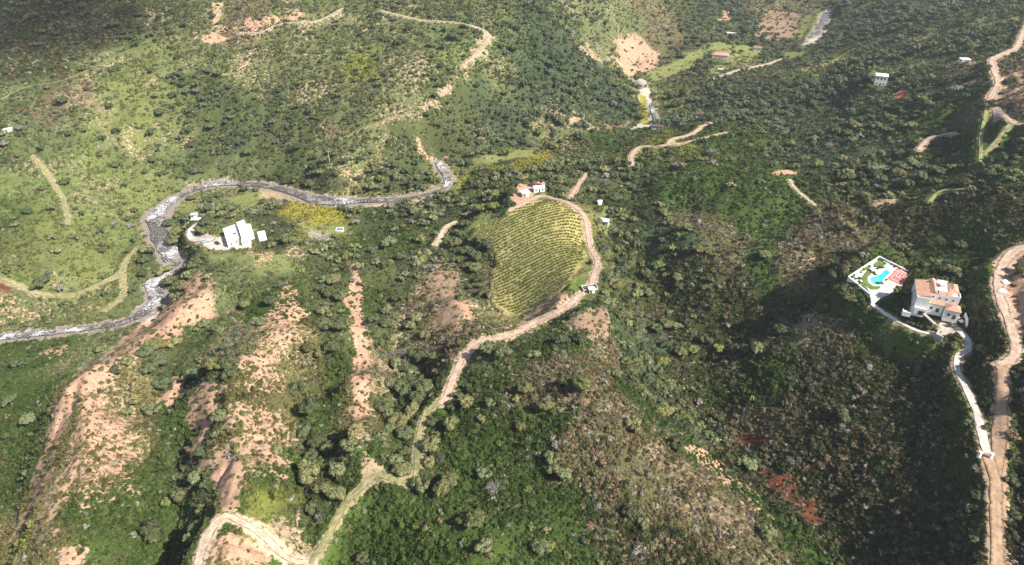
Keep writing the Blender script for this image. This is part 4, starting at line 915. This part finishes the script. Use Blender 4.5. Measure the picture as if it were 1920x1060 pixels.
# pool terrace
zt = PADP[0][1]; ox, oy = at_z(1648, 522, zt); TE = empty('pool_terrace', (ox, oy, zt), 0, "pale paved garden terrace around the turquoise pool left of the villa", 'terrace')
slab('paving', TE, M_STONE, pp("1591,521 1648,485 1704,513 1688,543 1668,553 1650,560 1634,567 1631,553"), zt, -1.5, .12, (ox, oy))
for s_ in ("1620,514 1626,508 1633,508 1632,516 1627,520 1628,530 1638,537 1650,537 1646,543 1632,543 1620,533 1616,522", "1610,500 1622,494 1634,500 1622,508 1610,508", "1636,498 1646,490 1662,494 1650,503", "1613,538 1618,530 1628,545 1630,556 1622,552"):
    slab('lawn_bed', TE, plain('terrace_lawn', (.12, .17, .05), 1, .3, .8), pp(s_), zt, .05, .17, (ox, oy), True)
wall_line('garden_wall', pp("1632,556 1590,522 1648,484 1706,513"), zt, .9, .35, M_WHITE, "white wall round the far and left sides of the pool terrace", 'wall')
PO = empty('swimming_pool', (ox, oy, zt), 0, "turquoise key-shaped swimming pool on the pale terrace", 'swimming pool'); po = "1629,522 1640,519 1651,514 1659,506 1665,505 1671,510 1665,517 1657,524 1655,532 1648,537 1637,536 1630,530"
slab('coping', PO, M_WHITE, pp(po), zt, .1, .2, (ox, oy), True); cxp = np.mean(pp(po), 0); po2 = [(cxp[0] + (a - cxp[0]) * .88, cxp[1] + (b_ - cxp[1]) * .88) for a, b_ in pp(po)]
m, n, b = mat_new('pool_water'); q = noise(n, .4, 3); n.links.new(mixc(n, ramp(n, q.outputs[0], .3, .7), (.03, .42, .56), (.10, .66, .76)), b.inputs['Base Color']); b.inputs['Roughness'].default_value = .08; b.inputs['Specular IOR Level'].default_value = .4; M_POOL = m
slab('water', PO, M_POOL, po2, zt, .15, .215, (ox, oy), True)
TC = empty('tennis_court', (ox, oy, zt), 0, "red tennis court with white lines beside the swimming pool", 'sports court'); M_CLAY = plain('court_clay', (.50, .15, .13), .9, .08, .5); M_LINE = plain('court_line', (.75, .70, .66), .8, .03)
tc_ = pp("1690,497 1713,508 1690,536 1664,523"); slab('court_surface', TC, M_CLAY, tc_, zt, -1, .25, (ox, oy))
def tcp(u_, v_):
    a, b_, c_, d_ = tc_; return (a[0] * (1 - u_) * (1 - v_) + b_[0] * u_ * (1 - v_) + c_[0] * u_ * v_ + d_[0] * (1 - u_) * v_, a[1] * (1 - u_) * (1 - v_) + b_[1] * u_ * (1 - v_) + c_[1] * u_ * v_ + d_[1] * (1 - u_) * v_)
def tline(bm):
    for k_, (u0, v0, u1, v1) in enumerate(((.12, .08, .88, .10), (.12, .90, .88, .92), (.12, .10, .15, .90), (.85, .10, .88, .90), (.27, .30, .73, .32), (.27, .68, .73, .70), (.27, .10, .30, .30), (.27, .32, .30, .68), (.70, .32, .73, .68), (.485, .32, .515, .68))):
        Q = [at_z(*tcp(*t), zt) for t in ((u0, v0), (u1, v0), (u1, v1), (u0, v1))]; flat_poly(bm, [(a - ox, b_ - oy) for a, b_ in Q], .252, .262 + .001 * k_)
part('court_lines', TC, M_LINE, tline)
def net(bm):
    a = at_z(*tcp(.05, .5), zt); c_ = at_z(*tcp(.95, .5), zt); n_ = 12
    for i in range(n_ + 1):
        x = a[0] + (c_[0] - a[0]) * i / n_ - ox; y = a[1] + (c_[1] - a[1]) * i / n_ - oy; bx(bm, x - .03, x + .03, y - .03, y + .03, .25, 1.25)
part('net', TC, M_LINE, net)
M_FENCE = plain('fence_post', (.45, .30, .28), .6, .1)
FE = empty('court_fence', (ox, oy, zt), 0, "low open fence of posts and rails round the red tennis court", 'fence')
def fence(bm):
    c4 = [at_z(*tcp(*t), zt) for t in ((-.03, -.03), (1.03, -.03), (1.03, 1.03), (-.03, 1.03))]
    for i in range(4):
        a, c_ = c4[i], c4[(i + 1) % 4]; L = math.hypot(c_[0] - a[0], c_[1] - a[1]); n_ = int(L / 2)
        for k_ in range(n_):
            x = a[0] + (c_[0] - a[0]) * k_ / n_ - ox; y = a[1] + (c_[1] - a[1]) * k_ / n_ - oy; bx(bm, x - .04, x + .04, y - .04, y + .04, 0, 2.6)
part('posts', FE, M_FENCE, fence)
# garden shrubs
SHG = [np_mesh('foliage', *shrub_geo(600 + k_, 7, 60)) for k_ in range(4)]
for q in SHG: q.materials.append(M_LEAF_O)
garden = pp("1601,517 1607,509 1614,512 1618,505 1629,500 1624,496 1640,501 1645,505 1650,503 1655,503 1637,512 1641,516 1654,490 1648,488 1658,495 1630,508 1612,524 1615,532 1611,529 1617,540 1622,545 1626,549 1645,532 1652,533 1661,526 1671,497 1604,524 1598,521 1678,501 1686,505")
gp = sorted(garden)
def plant_row(L, r0, r1, txt, grp, cat='shrub', col=(.11, .15, .05), zz=None, nm='garden_shrub'):
    for i, (a, b_) in enumerate(L):
        if zz is None: x, y, z = ground_pt(a, b_)
        else: x, y = at_z(a, b_, zz); z = zz + .1
        e = link(nm, SHG[i % 4]); r = random.uniform(r0, r1); e.location = (x, y, z); e.rotation_euler = (0, 0, random.uniform(0, 6)); e.scale = (r, r, r * random.uniform(.8, 1.3)); v = random.uniform(.7, 1.3)
        e.color = (col[0] * v, col[1] * v, col[2] * v, 1); lab(e, txt(i, a, b_), cat, grp)
def near_words(a, b_):
    return "left corner" if a < 1612 else "far corner" if b_ < 500 else "tennis court side" if a > 1665 else "near corner" if b_ > 538 else "middle"
sz = lambda i: ("small", "round", "bushy", "clipped")[i % 4]
plant_row(gp, .6, 1.25, lambda i, a, b_: f"{sz(i)} dark green shrub planted in the {near_words(a, b_)} of the pool terrace", 'shrubs on the pool terrace', zz=zt)
# white house on the bend: prisms measured at roof height
zh = PADP[3][1]; hx, hy = at_z(445, 450, zh); W = empty('white_house', (hx, hy, zh), 0, "bright white flat-roofed house with stepped blocks inside the river bend", 'house')
def block(pts_, top, parent, wname='wall', bot=-2.5, par=.35):
    Q = [at_z(*p, zh + top) for p in pp(pts_)]; Q = [(a - hx, b_ - hy) for a, b_ in Q]; c_ = np.mean(Q, 0); A_ = sum(Q[i][0] * Q[(i + 1) % 4][1] - Q[(i + 1) % 4][0] * Q[i][1] for i in range(4))
    if A_ < 0: Q = Q[::-1]
    part(wname, parent, M_WHITE, lambda bm: flat_poly(bm, Q, bot, top))
    def ring(bm):
        k = len(Q); I = [(q[0] + (c_[0] - q[0]) * .07, q[1] + (c_[1] - q[1]) * .07) for q in Q]
        O = Q; lo = [[bm.verts.new((*p, top + .002)) for p in S] for S in (O, I)]; hi = [[bm.verts.new((*p, top + par)) for p in S] for S in (O, I)]
        for i in range(k):
            j = (i + 1) % k; bm.faces.new((lo[0][i], lo[0][j], hi[0][j], hi[0][i])); bm.faces.new((hi[0][i], hi[0][j], hi[1][j], hi[1][i])); bm.faces.new((hi[1][i], hi[1][j], lo[1][j], lo[1][i]))
    part('parapet', parent, M_WHITE, ring); return Q
qa = block("418,430 443,421 450,445 426,455", 4.0, W); qb = block("443.4,418 458,413 467,438 452,444", 6.2, W); qc = block("459,421 470,421 475,437 465,440", 4.2, W); qd = block("450.5,447 466,441 468.5,448 453,454", 3.0, W)
def wquad(name, Q, i, f0, f1, z0, z1, mat, parent):
    a = np.array(Q[i]); c_ = np.array(Q[(i + 1) % 4]); d = c_ - a; nn = np.array([d[1], -d[0]]); nn /= np.hypot(*nn); p = a + d * f0; q = a + d * f1
    return part(name, parent, mat, lambda bm: flat_poly(bm, [tuple(p - nn * .02), tuple(q - nn * .02), tuple(q + nn * .05), tuple(p + nn * .05)][::-1], z0, z1))
for Q in (qa, qb, qc, qd):
    for i in range(4):
        for f0 in (.2, .62):
            w_ = wquad('window', Q, i, f0, f0 + .14, 1.2, 2.5, M_FRAME, W); wquad('pane', Q, i, f0 + .01, f0 + .13, 1.25, 2.45, M_GLASS, w_).scale = (1.004, 1.004, 1)
for k_ in range(3): slab('roof_vent', W, M_DARKR, [(436.5 + k_ * 2.4, 437), (438 + k_ * 2.4, 436.4), (438.8 + k_ * 2.4, 439), (437.3 + k_ * 2.4, 439.6)], zh + 4.0, 4.003, 4.3, (hx, hy))
px0, py0 = at_z(491, 443, zh + .1); SP = empty('small_pool', (px0, py0, zh), 0, "square pale pool with white deck right of the white house", 'swimming pool')
slab('deck', SP, M_WHITE, pp("482,436 496,433 501,450 487,453"), zh, -1.5, .3, (px0, py0)); slab('water', SP, plain('pale_pool_water', (.45, .68, .72), .1, .1, .5, .4), pp("486,439 495,437 498,447 489,450"), zh, .2, .32, (px0, py0))
plant_row(sorted(pp("402,438 408,436 396,440 412,431 404,428 398,426 416,426 410,420 424,420 388,436 380,432 390,426 382,440 375,430 373,420 478,458 486,460 476,428 505,440 507,448 500,430 470,414 462,408 436,414 428,418")), .9, 1.9,
          lambda i, a, b_: f"{sz(i)} garden shrub {'left of' if a < 418 else 'behind' if b_ < 422 else 'right of'} the white house on the river bend", 'garden shrubs round the white house', col=(.12, .15, .06))
# small buildings
cottage('farm_shed', 984, 367, 5, 4.5, 2.6, 22, 'mono', M_GREYR, M_OFF, "small shed with pale sheet roof left of the farm's parked vehicles", 'shed', .5, 1)
cottage('farmhouse', 1010, 359, 7, 4, 2.7, 12, 'gable', M_GREYR, M_WHITE, "small farmhouse with grey-green roof above the vineyard, right of the pale-roofed shed", 'house', 1.1, 2)
cottage('shed', 1133, 421, 5, 4, 2.5, -18, 'gable', M_BLUER, M_OFF, "pale blue-roofed shed in the clearing right of the vineyard track", 'shed', 1.0, 2)
cottage('hut', 1124, 383, 2.4, 2.4, 2.0, 10, 'gable', M_GREYR, M_WHITE, "tiny white hut under the trees right of the vineyard track", 'hut', 1.0, 0)
cottage('pump_house', 1109, 549, 2.6, 2.2, 2.2, 8, 'flat', M_FLATR, M_WHITE, "small white pump house beside the concrete tank at the vineyard's lower corner", 'shed', .2, 1)
cottage('country_house', 1350, 108, 17, 9, 3.4, -18, 'hip', M_TILE, M_OFF, "pink-tiled country house on the meadow by the upper river", 'house', 2.2, 4)
cottage('shed', 1350, 134, 4.5, 3, 2.2, -30, 'mono', M_BLUER, M_OFF, "small pale shed on the lawn below the pink-tiled country house", 'shed', .5, 1)
cottage('barn', 1420, 92, 9, 6, 3, -15, 'gable', M_BROWNR, M_OFF, "brown-roofed barn half hidden by trees right of the country house", 'barn', 1.8, 2)
cottage('long_shed', 1373, 64, 13, 4, 2.8, 0, 'flat', M_FLATR, M_OFF, "long pale flat-roofed shed among trees behind the country house", 'shed', .2, 2)
e = cottage('white_block_house', 1649, 158, 8.5, 7.5, 7.2, -22, 'flat', M_FLATR, M_WHITE, "tall white cube house standing alone on the upper right hillside", 'house', .2, 2)
for xx in (-2.6, 0, 2.6): window(e, xx, -3.75, 4.6, 1.0, 1.3, 'f'); window(e, -4.25, xx * .8, 4.6, .9, 1.3, 'l')
cottage('white_cabin', 1810, 111, 6, 5, 3.4, -4, 'flat', M_FLATR, M_WHITE, "small white cabin beside the red earth patch at upper right", 'cabin', .2, 1)
cottage('roadside_hut', 17, 249, 5.5, 2.4, 2.0, 28, 'mono', M_FLATR, M_OFF, "long low hut with white roof at the photo's left edge", 'hut', .5, 1)
cottage('dark_roofed_hut', 1232, 246, 10, 4.5, 2.4, -15, 'gable', M_DARKR, M_OFF, "dark-roofed hut near the gravel bar of the upper river", 'hut', 1.3, 2)
cottage('garden_hut', 364, 404, 4, 2.6, 2.3, 5, 'mono', M_BLUER, M_WHITE, "small white garden hut on the lawn behind the white house", 'hut', .4, 1)
cottage('carport', 368, 414, 5.5, 2.6, 2.2, 5, 'flat', M_FLATR, M_OFF, "low pale carport beside the looping drive of the white house", 'carport', .2, 0)
# concrete tanks
def tank(px, py, w, d, h, ang, label, water):
    x, y, z = ground_pt(px, py); e = empty('water_tank', (x, y, z), R(ang), label, 'tank'); t = .35
    part('tank_wall', e, M_CONC if w > 5 else M_WHITE, lambda bm: (bx(bm, -w / 2, w / 2, -d / 2, -d / 2 + t, -1.5, h), bx(bm, -w / 2, w / 2, d / 2 - t, d / 2, -1.5, h), bx(bm, -w / 2, -w / 2 + t, -d / 2 + t, d / 2 - t, -1.5, h), bx(bm, w / 2 - t, w / 2, -d / 2 + t, d / 2 - t, -1.5, h)))
    part('water', e, water, lambda bm: bx(bm, -w / 2 + t, w / 2 - t, -d / 2 + t, d / 2 - t, -1, h * .45))
M_MURK = plain('murky_water', (.07, .065, .05), .2, .3, .6, .4)
tank(1105, 542, 7.5, 4.2, 1.3, 14, "open rectangular concrete tank at the vineyard's lower right corner", M_MURK); tank(637, 431, 5, 3.6, .8, 4, "small white-rimmed basin on the grass above the river", M_MURK)
# gate pillars, poles
for i, (a, b_, t) in enumerate(((1834, 858, "left white gate pillar at the foot of the concrete driveway"), (1856, 860, "right white gate pillar at the foot of the concrete driveway"))):
    x, y, z = ground_pt(a, b_); e = empty('gate_pillar', (x, y, z), R(10), t, 'gate pillar', 'driveway gate pillars')
    part('shaft', e, M_WHITE, lambda bm: bx(bm, -.4, .4, -.4, .4, -.5, 2.0)); part('cap', e, M_WHITE, roof_fn('hip', -.4, .4, -.4, .4, 2.0, .3, .12, .08))
M_POLE = plain('pole_concrete', (.58, .54, .47), .8, .08)
for a, b_, h, t in ((906, 55, 11, "tall pale utility pole beside the dirt track on the far hillside"), (618, 303, 9, "pale utility pole on the wooded bank above the river"), (697, 310, 7, "shorter pale pole among bushes above the river"), (1338, 60, 10, "pale pole rising from the trees behind the country house")):
    x, y, z = ground_pt(a, b_); e = empty('utility_pole', (x, y, z), .3, t, 'utility pole', 'utility poles')
    def sh(bm, h=h): 
        bmesh.ops.create_cone(bm, cap_ends=True, segments=8, radius1=.24, radius2=.13, depth=h + 1, matrix=Matrix.Translation((0, 0, h / 2 - .5)))
    part('pole', e, M_POLE, sh); ca = part('crossarm', e, M_POLE, lambda bm, h=h: bx(bm, -1.1, 1.1, -.26, -.14, h - .7, h - .5))
    part('insulators', e, M_GLASS, lambda bm, h=h: [bx(bm, q - .06, q + .06, -.26, -.14, h - .498, h - .25) for q in (-1, 0, 1)])
wall_line('garden_wall', pp("1808,592 1812,604 1811,616"), PADP[2][1], 1.4, .4, M_WHITE, "short white wall right of the villa's parking court", 'wall')
wall_line('retaining_wall', pp("1762,620 1755,628 1768,634"), PADP[2][1], .5, .4, M_CONC, "low grey retaining wall at the near edge of the villa's parking court", 'wall')
# vehicles
def car(px, py, ang, col, label, L=4.2, hgt=1.45, dz=.25):
    x, y, z = ground_pt(px, py, dz - .12); e = empty('car', (x, y, z), R(ang), label, 'car'); pm = plain('car_paint', col, .35, .03, 1, .5)
    def body(bm):
        prof = [(-L / 2, .35), (-L / 2, .85), (-L * .42, .95), (-L * .22, .98), (-L * .2, 1.0), (L * .18, 1.0), (L * .3, .93), (L / 2 - .08, .78), (L / 2, .6), (L / 2, .35)]
        for s in (-1, 1): pass
        a = [bm.verts.new((p, -.86, q)) for p, q in prof]; c_ = [bm.verts.new((p, .86, q)) for p, q in prof]; k = len(prof); bm.faces.new(a); bm.faces.new(c_[::-1])
        for i in range(k): bm.faces.new((a[i], a[(i + 1) % k], c_[(i + 1) % k], c_[i]))
        bmesh.ops.bevel(bm, geom=bm.edges[:], offset=.06, segments=2, affect='EDGES')
    part('body', e, pm, body)
    def cab(bm, sx, z0, z1, ins):
        lo = [(-L * .40, -.78), (L * .2, -.78), (L * .2, .78), (-L * .40, .78)]; hi = [(-L * .30, -.62), (L * .06, -.62), (L * .06, .62), (-L * .30, .62)]
        v = [bm.verts.new((*p, z0)) for p in lo] + [bm.verts.new((*p, z1)) for p in hi]
        for q in ((0, 3, 2, 1), (4, 5, 6, 7), (0, 1, 5, 4), (1, 2, 6, 5), (2, 3, 7, 6), (3, 0, 4, 7)): bm.faces.new([v[k] for k in q])
    part('windows', e, M_GLASS, cab, 0, .95, hgt - .06, 0); part('car_roof', e, pm, lambda bm: bx(bm, -L * .31, L * .07, -.64, .64, hgt - .055, hgt))
    for sx in (-.31, .31):
        for sy in (-.8, .8):
            w_ = part('wheel', e, M_DARKR, lambda bm: bmesh.ops.create_cone(bm, cap_ends=True, segments=14, radius1=.33, radius2=.33, depth=.22, matrix=Matrix.Translation((sx * L, sy, .33)) @ Matrix.Rotation(R(90), 4, 'X')))
    return e
car(385, 454, 35, (.45, .55, .68), "pale blue car parked by the edge of the white house's forecourt"); car(408, 458, -40, (.05, .05, .06), "dark car parked nearest the white house on its forecourt")
car(1787, 602, -70, (.04, .04, .05), "dark car parked in the villa's pale parking court"); car(1795, 603, -70, (.75, .75, .74), "white car parked beside the dark car in the villa's court")
car(996, 350, -30, (.05, .06, .05), "dark car parked left of the red cars at the farmhouse"); car(1002, 349, -35, (.55, .03, .03), "left red car parked behind the farmhouse"); car(1007, 349, -35, (.60, .05, .04), "right red car parked behind the farmhouse"); car(1013, 350, -30, (.06, .03, .04), "dark maroon car parked right of the red cars at the farmhouse")
for a, b_, t in ((1884, 531, "farther white gravel heap on the dirt road behind the villa"), (1878, 547, "nearer white gravel heap on the dirt road behind the villa")):
    x, y, z = ground_pt(a, b_); V_, F_ = ICO2; e = link('gravel_heap', np_mesh('gravel_heap', V_ * np.array([2.1, 1.5, .9]) * (1 + .12 * np.random.default_rng(a).normal(size=(len(V_), 1))), F_), M_WHITE); e.location = (x, y, z); lab(e, t, 'gravel heap', 'gravel heaps')
# rocks at the rapids
RK_ = [np_mesh('boulder', ICO2[0] * (1 + .16 * np.random.default_rng(70 + k_).normal(size=(len(ICO2[0]), 1))) * np.array([1, .8, .6]), ICO2[1]) for k_ in range(3)]
M_ROCK = plain('river_rock', (.27, .24, .21), .9, .3, .8)
for q in RK_: q.materials.append(M_ROCK)
rs = [(a + random.uniform(-14, 14), b_ + random.uniform(-6, 6)) for a, b_ in pp("305,500 300,515 290,530 300,545 296,560 290,575 284,592 840,340 838,350 400,338 380,340 425,338 640,384 600,372 250,600 220,606 150,618 60,622 700,372 1205,160") for _ in range(3)]
for i, (a, b_) in enumerate(rs):
    x, y, z = ground_pt(a, b_); e = link('boulder', RK_[i % 3]); s = random.uniform(.7, 1.9); e.location = (x, y, z + .1); e.rotation_euler = (0, 0, random.uniform(0, 6)); e.scale = (s * 1.3, s, s)
    wh = "at the upper river" if a > 1000 else "by the waterfall right of the bend" if a > 760 else "along the straight reach of the river" if a > 450 else "at the top of the river bend" if b_ < 400 else "among the rapids below the bend" if a > 265 else "in the shallow stream at the left edge"
    lab(e, f"grey-brown river boulder {wh}", 'boulder', 'boulders ' + wh)

# ------------------------------------------------------------------ vineyard rows
pa = np.array(hit(950, 452)); pb = np.array(hit(1085, 420)); du = (pb - pa) / np.hypot(*(pb - pa)); dv = np.array([-du[1], du[0]]); c0 = VINE.mean(0); rows = []
for j in range(-40, 41):
    off = j * 3.1; n_in = []
    for i in range(-80, 81):
        curve = 1.3 * math.sin(i * .045 + .3) * 2
        p = c0 + du * i * 1.7 + dv * (off + curve); n_in.append(p)
    n_in = np.array(n_in); d, ins = pseg(n_in[:, 0], n_in[:, 1], VINE, True); k = ins & (d > 1.5) & (rng.random(len(d)) > .04)
    for p in n_in[k]: rows.append((j, p[0] + random.uniform(-.25, .25), p[1] + random.uniform(-.2, .2)))
VR = np.array(rows); vz = height(VR[:, 1], VR[:, 2]); vpx, vpy, vdep = to_px(VR[:, 1], VR[:, 2], vz); o_ = np.argsort(vdep)
vm = [np_mesh('foliage', *shrub_geo(800 + k_, 5, 34)) for k_ in range(4)]
for q in vm: q.materials.append(M_LEAF_O)
print('vines', len(VR), [round(q[1], 1) for q in PADP]); jm = sorted(set(VR[:, 0])); tint_v = (.16, .18, .045); rowset = {}
for i in o_[:300]: rowset.setdefault(VR[i, 0], []).append(i)
rk_ = {j: q for q, j in enumerate(sorted(rowset))}
ordn = ["first", "second", "third", "fourth", "fifth", "sixth", "seventh", "eighth", "ninth", "tenth", "eleventh", "twelfth", "thirteenth", "fourteenth", "fifteenth", "sixteenth", "seventeenth", "eighteenth", "nineteenth", "twentieth"]
for j, L in rowset.items():
    L.sort(key=lambda i: vpx[i]); o1 = ordn[rk_[j]] if rk_[j] < 20 else "upper"
    for q, i in enumerate(L):
        e = link('vine_bush', vm[i % 4]); r = random.uniform(.85, 1.25); v = random.uniform(.75, 1.25); e.location = (VR[i, 1], VR[i, 2], vz[i]); e.rotation_euler = (0, 0, random.uniform(0, 6)); e.scale = (r, r, r * 1.1); e.color = (tint_v[0] * v, tint_v[1] * v, tint_v[2] * v, 1)
        w_ = "leftmost bush" if q == 0 else "rightmost bush" if q == len(L) - 1 else "bush along the left half" if q < len(L) / 2 else "bush along the right half"
        lab(e, f"{w_} of the {o1} vineyard row counted from the camera", 'vine bush', f'bushes of the {o1} vineyard row')
V_VI = variants('vine_clump', [shrub_geo(900 + k_, 5, 26) for k_ in range(4)], M_LEAF_I)
I = o_[300:]; s = rng.uniform(.85, 1.25, len(I)); scatter('vineyard_rows', np.c_[VR[I, 1:], vz[I]], np.c_[s, s, s * 1.1], rng.integers(0, 4, len(I)), np.array(tint_v) * rng.uniform(.75, 1.25, (len(I), 1)), V_VI, 'farther rows of the hillside vineyard', 'vineyard')

# ------------------------------------------------------------------ air, and unseen cloudlike lumps added to shade the upper left
m = bpy.data.materials.new('haze_air'); m.use_nodes = True; n = m.node_tree; n.nodes.clear(); pv = n.nodes.new('ShaderNodeVolumePrincipled'); oo = n.nodes.new('ShaderNodeOutputMaterial')
pv.inputs['Color'].default_value = (.90, .94, 1, 1); pv.inputs['Density'].default_value = .00011; pv.inputs['Anisotropy'].default_value = .3; n.links.new(pv.outputs[0], oo.inputs['Volume'])
lab(part('haze', None, m, lambda bm: bx(bm, -1750, 1750, -30, 2450, -18, 330)), kind='stuff')
m = bpy.data.materials.new('shade_cloud_vapour'); m.use_nodes = True; n = m.node_tree; b = n.nodes['Principled BSDF']; b.inputs['Base Color'].default_value = (.9, .9, .92, 1); b.inputs['Roughness'].default_value = 1
lw = N(n, 'ShaderNodeLayerWeight'); lw.inputs[0].default_value = .5; q = noise(n, .02, 4, .6); al = math_(n, 'MULTIPLY', ramp(n, lw.outputs['Facing'], .05, .95, .16, 0), ramp(n, q.outputs[0], .3, .6, .3, 1)); n.links.new(al, b.inputs['Alpha'])
def shade_cloud(px, py, rx, ry, label):  # out-of-view shade caster, added along the sun direction to darken the ground below
    x, y = hit(px, py); z = zbase(x, y); t = 900; c_ = np.array([x + SD.x * t, y + SD.y * t, z + SD.z * t]); r_ = np.random.default_rng(int(px)); parts = []
    for i in range(7):
        a = r_.uniform(0, 6.28); q = r_.uniform(0, .6); R_ = r_.uniform(.3, .7); V_, F_ = ICO2; parts.append(((V_ * (1 + .06 * r_.normal(size=(len(V_), 1)))) * R_ * np.array([rx, ry, 35]) + np.array([math.cos(a) * q * rx, math.sin(a) * q * ry, r_.uniform(-12, 12)]), F_))
    V_, F_ = join(parts); e = link('shade_cloud', np_mesh('shade_cloud', V_, F_, True), m); e.location = c_; lab(e, label, 'shade_cloud')
shade_cloud(90, 50, 185, 150, "unseen cloudlike lumps added overhead to shade the upper left hillside")
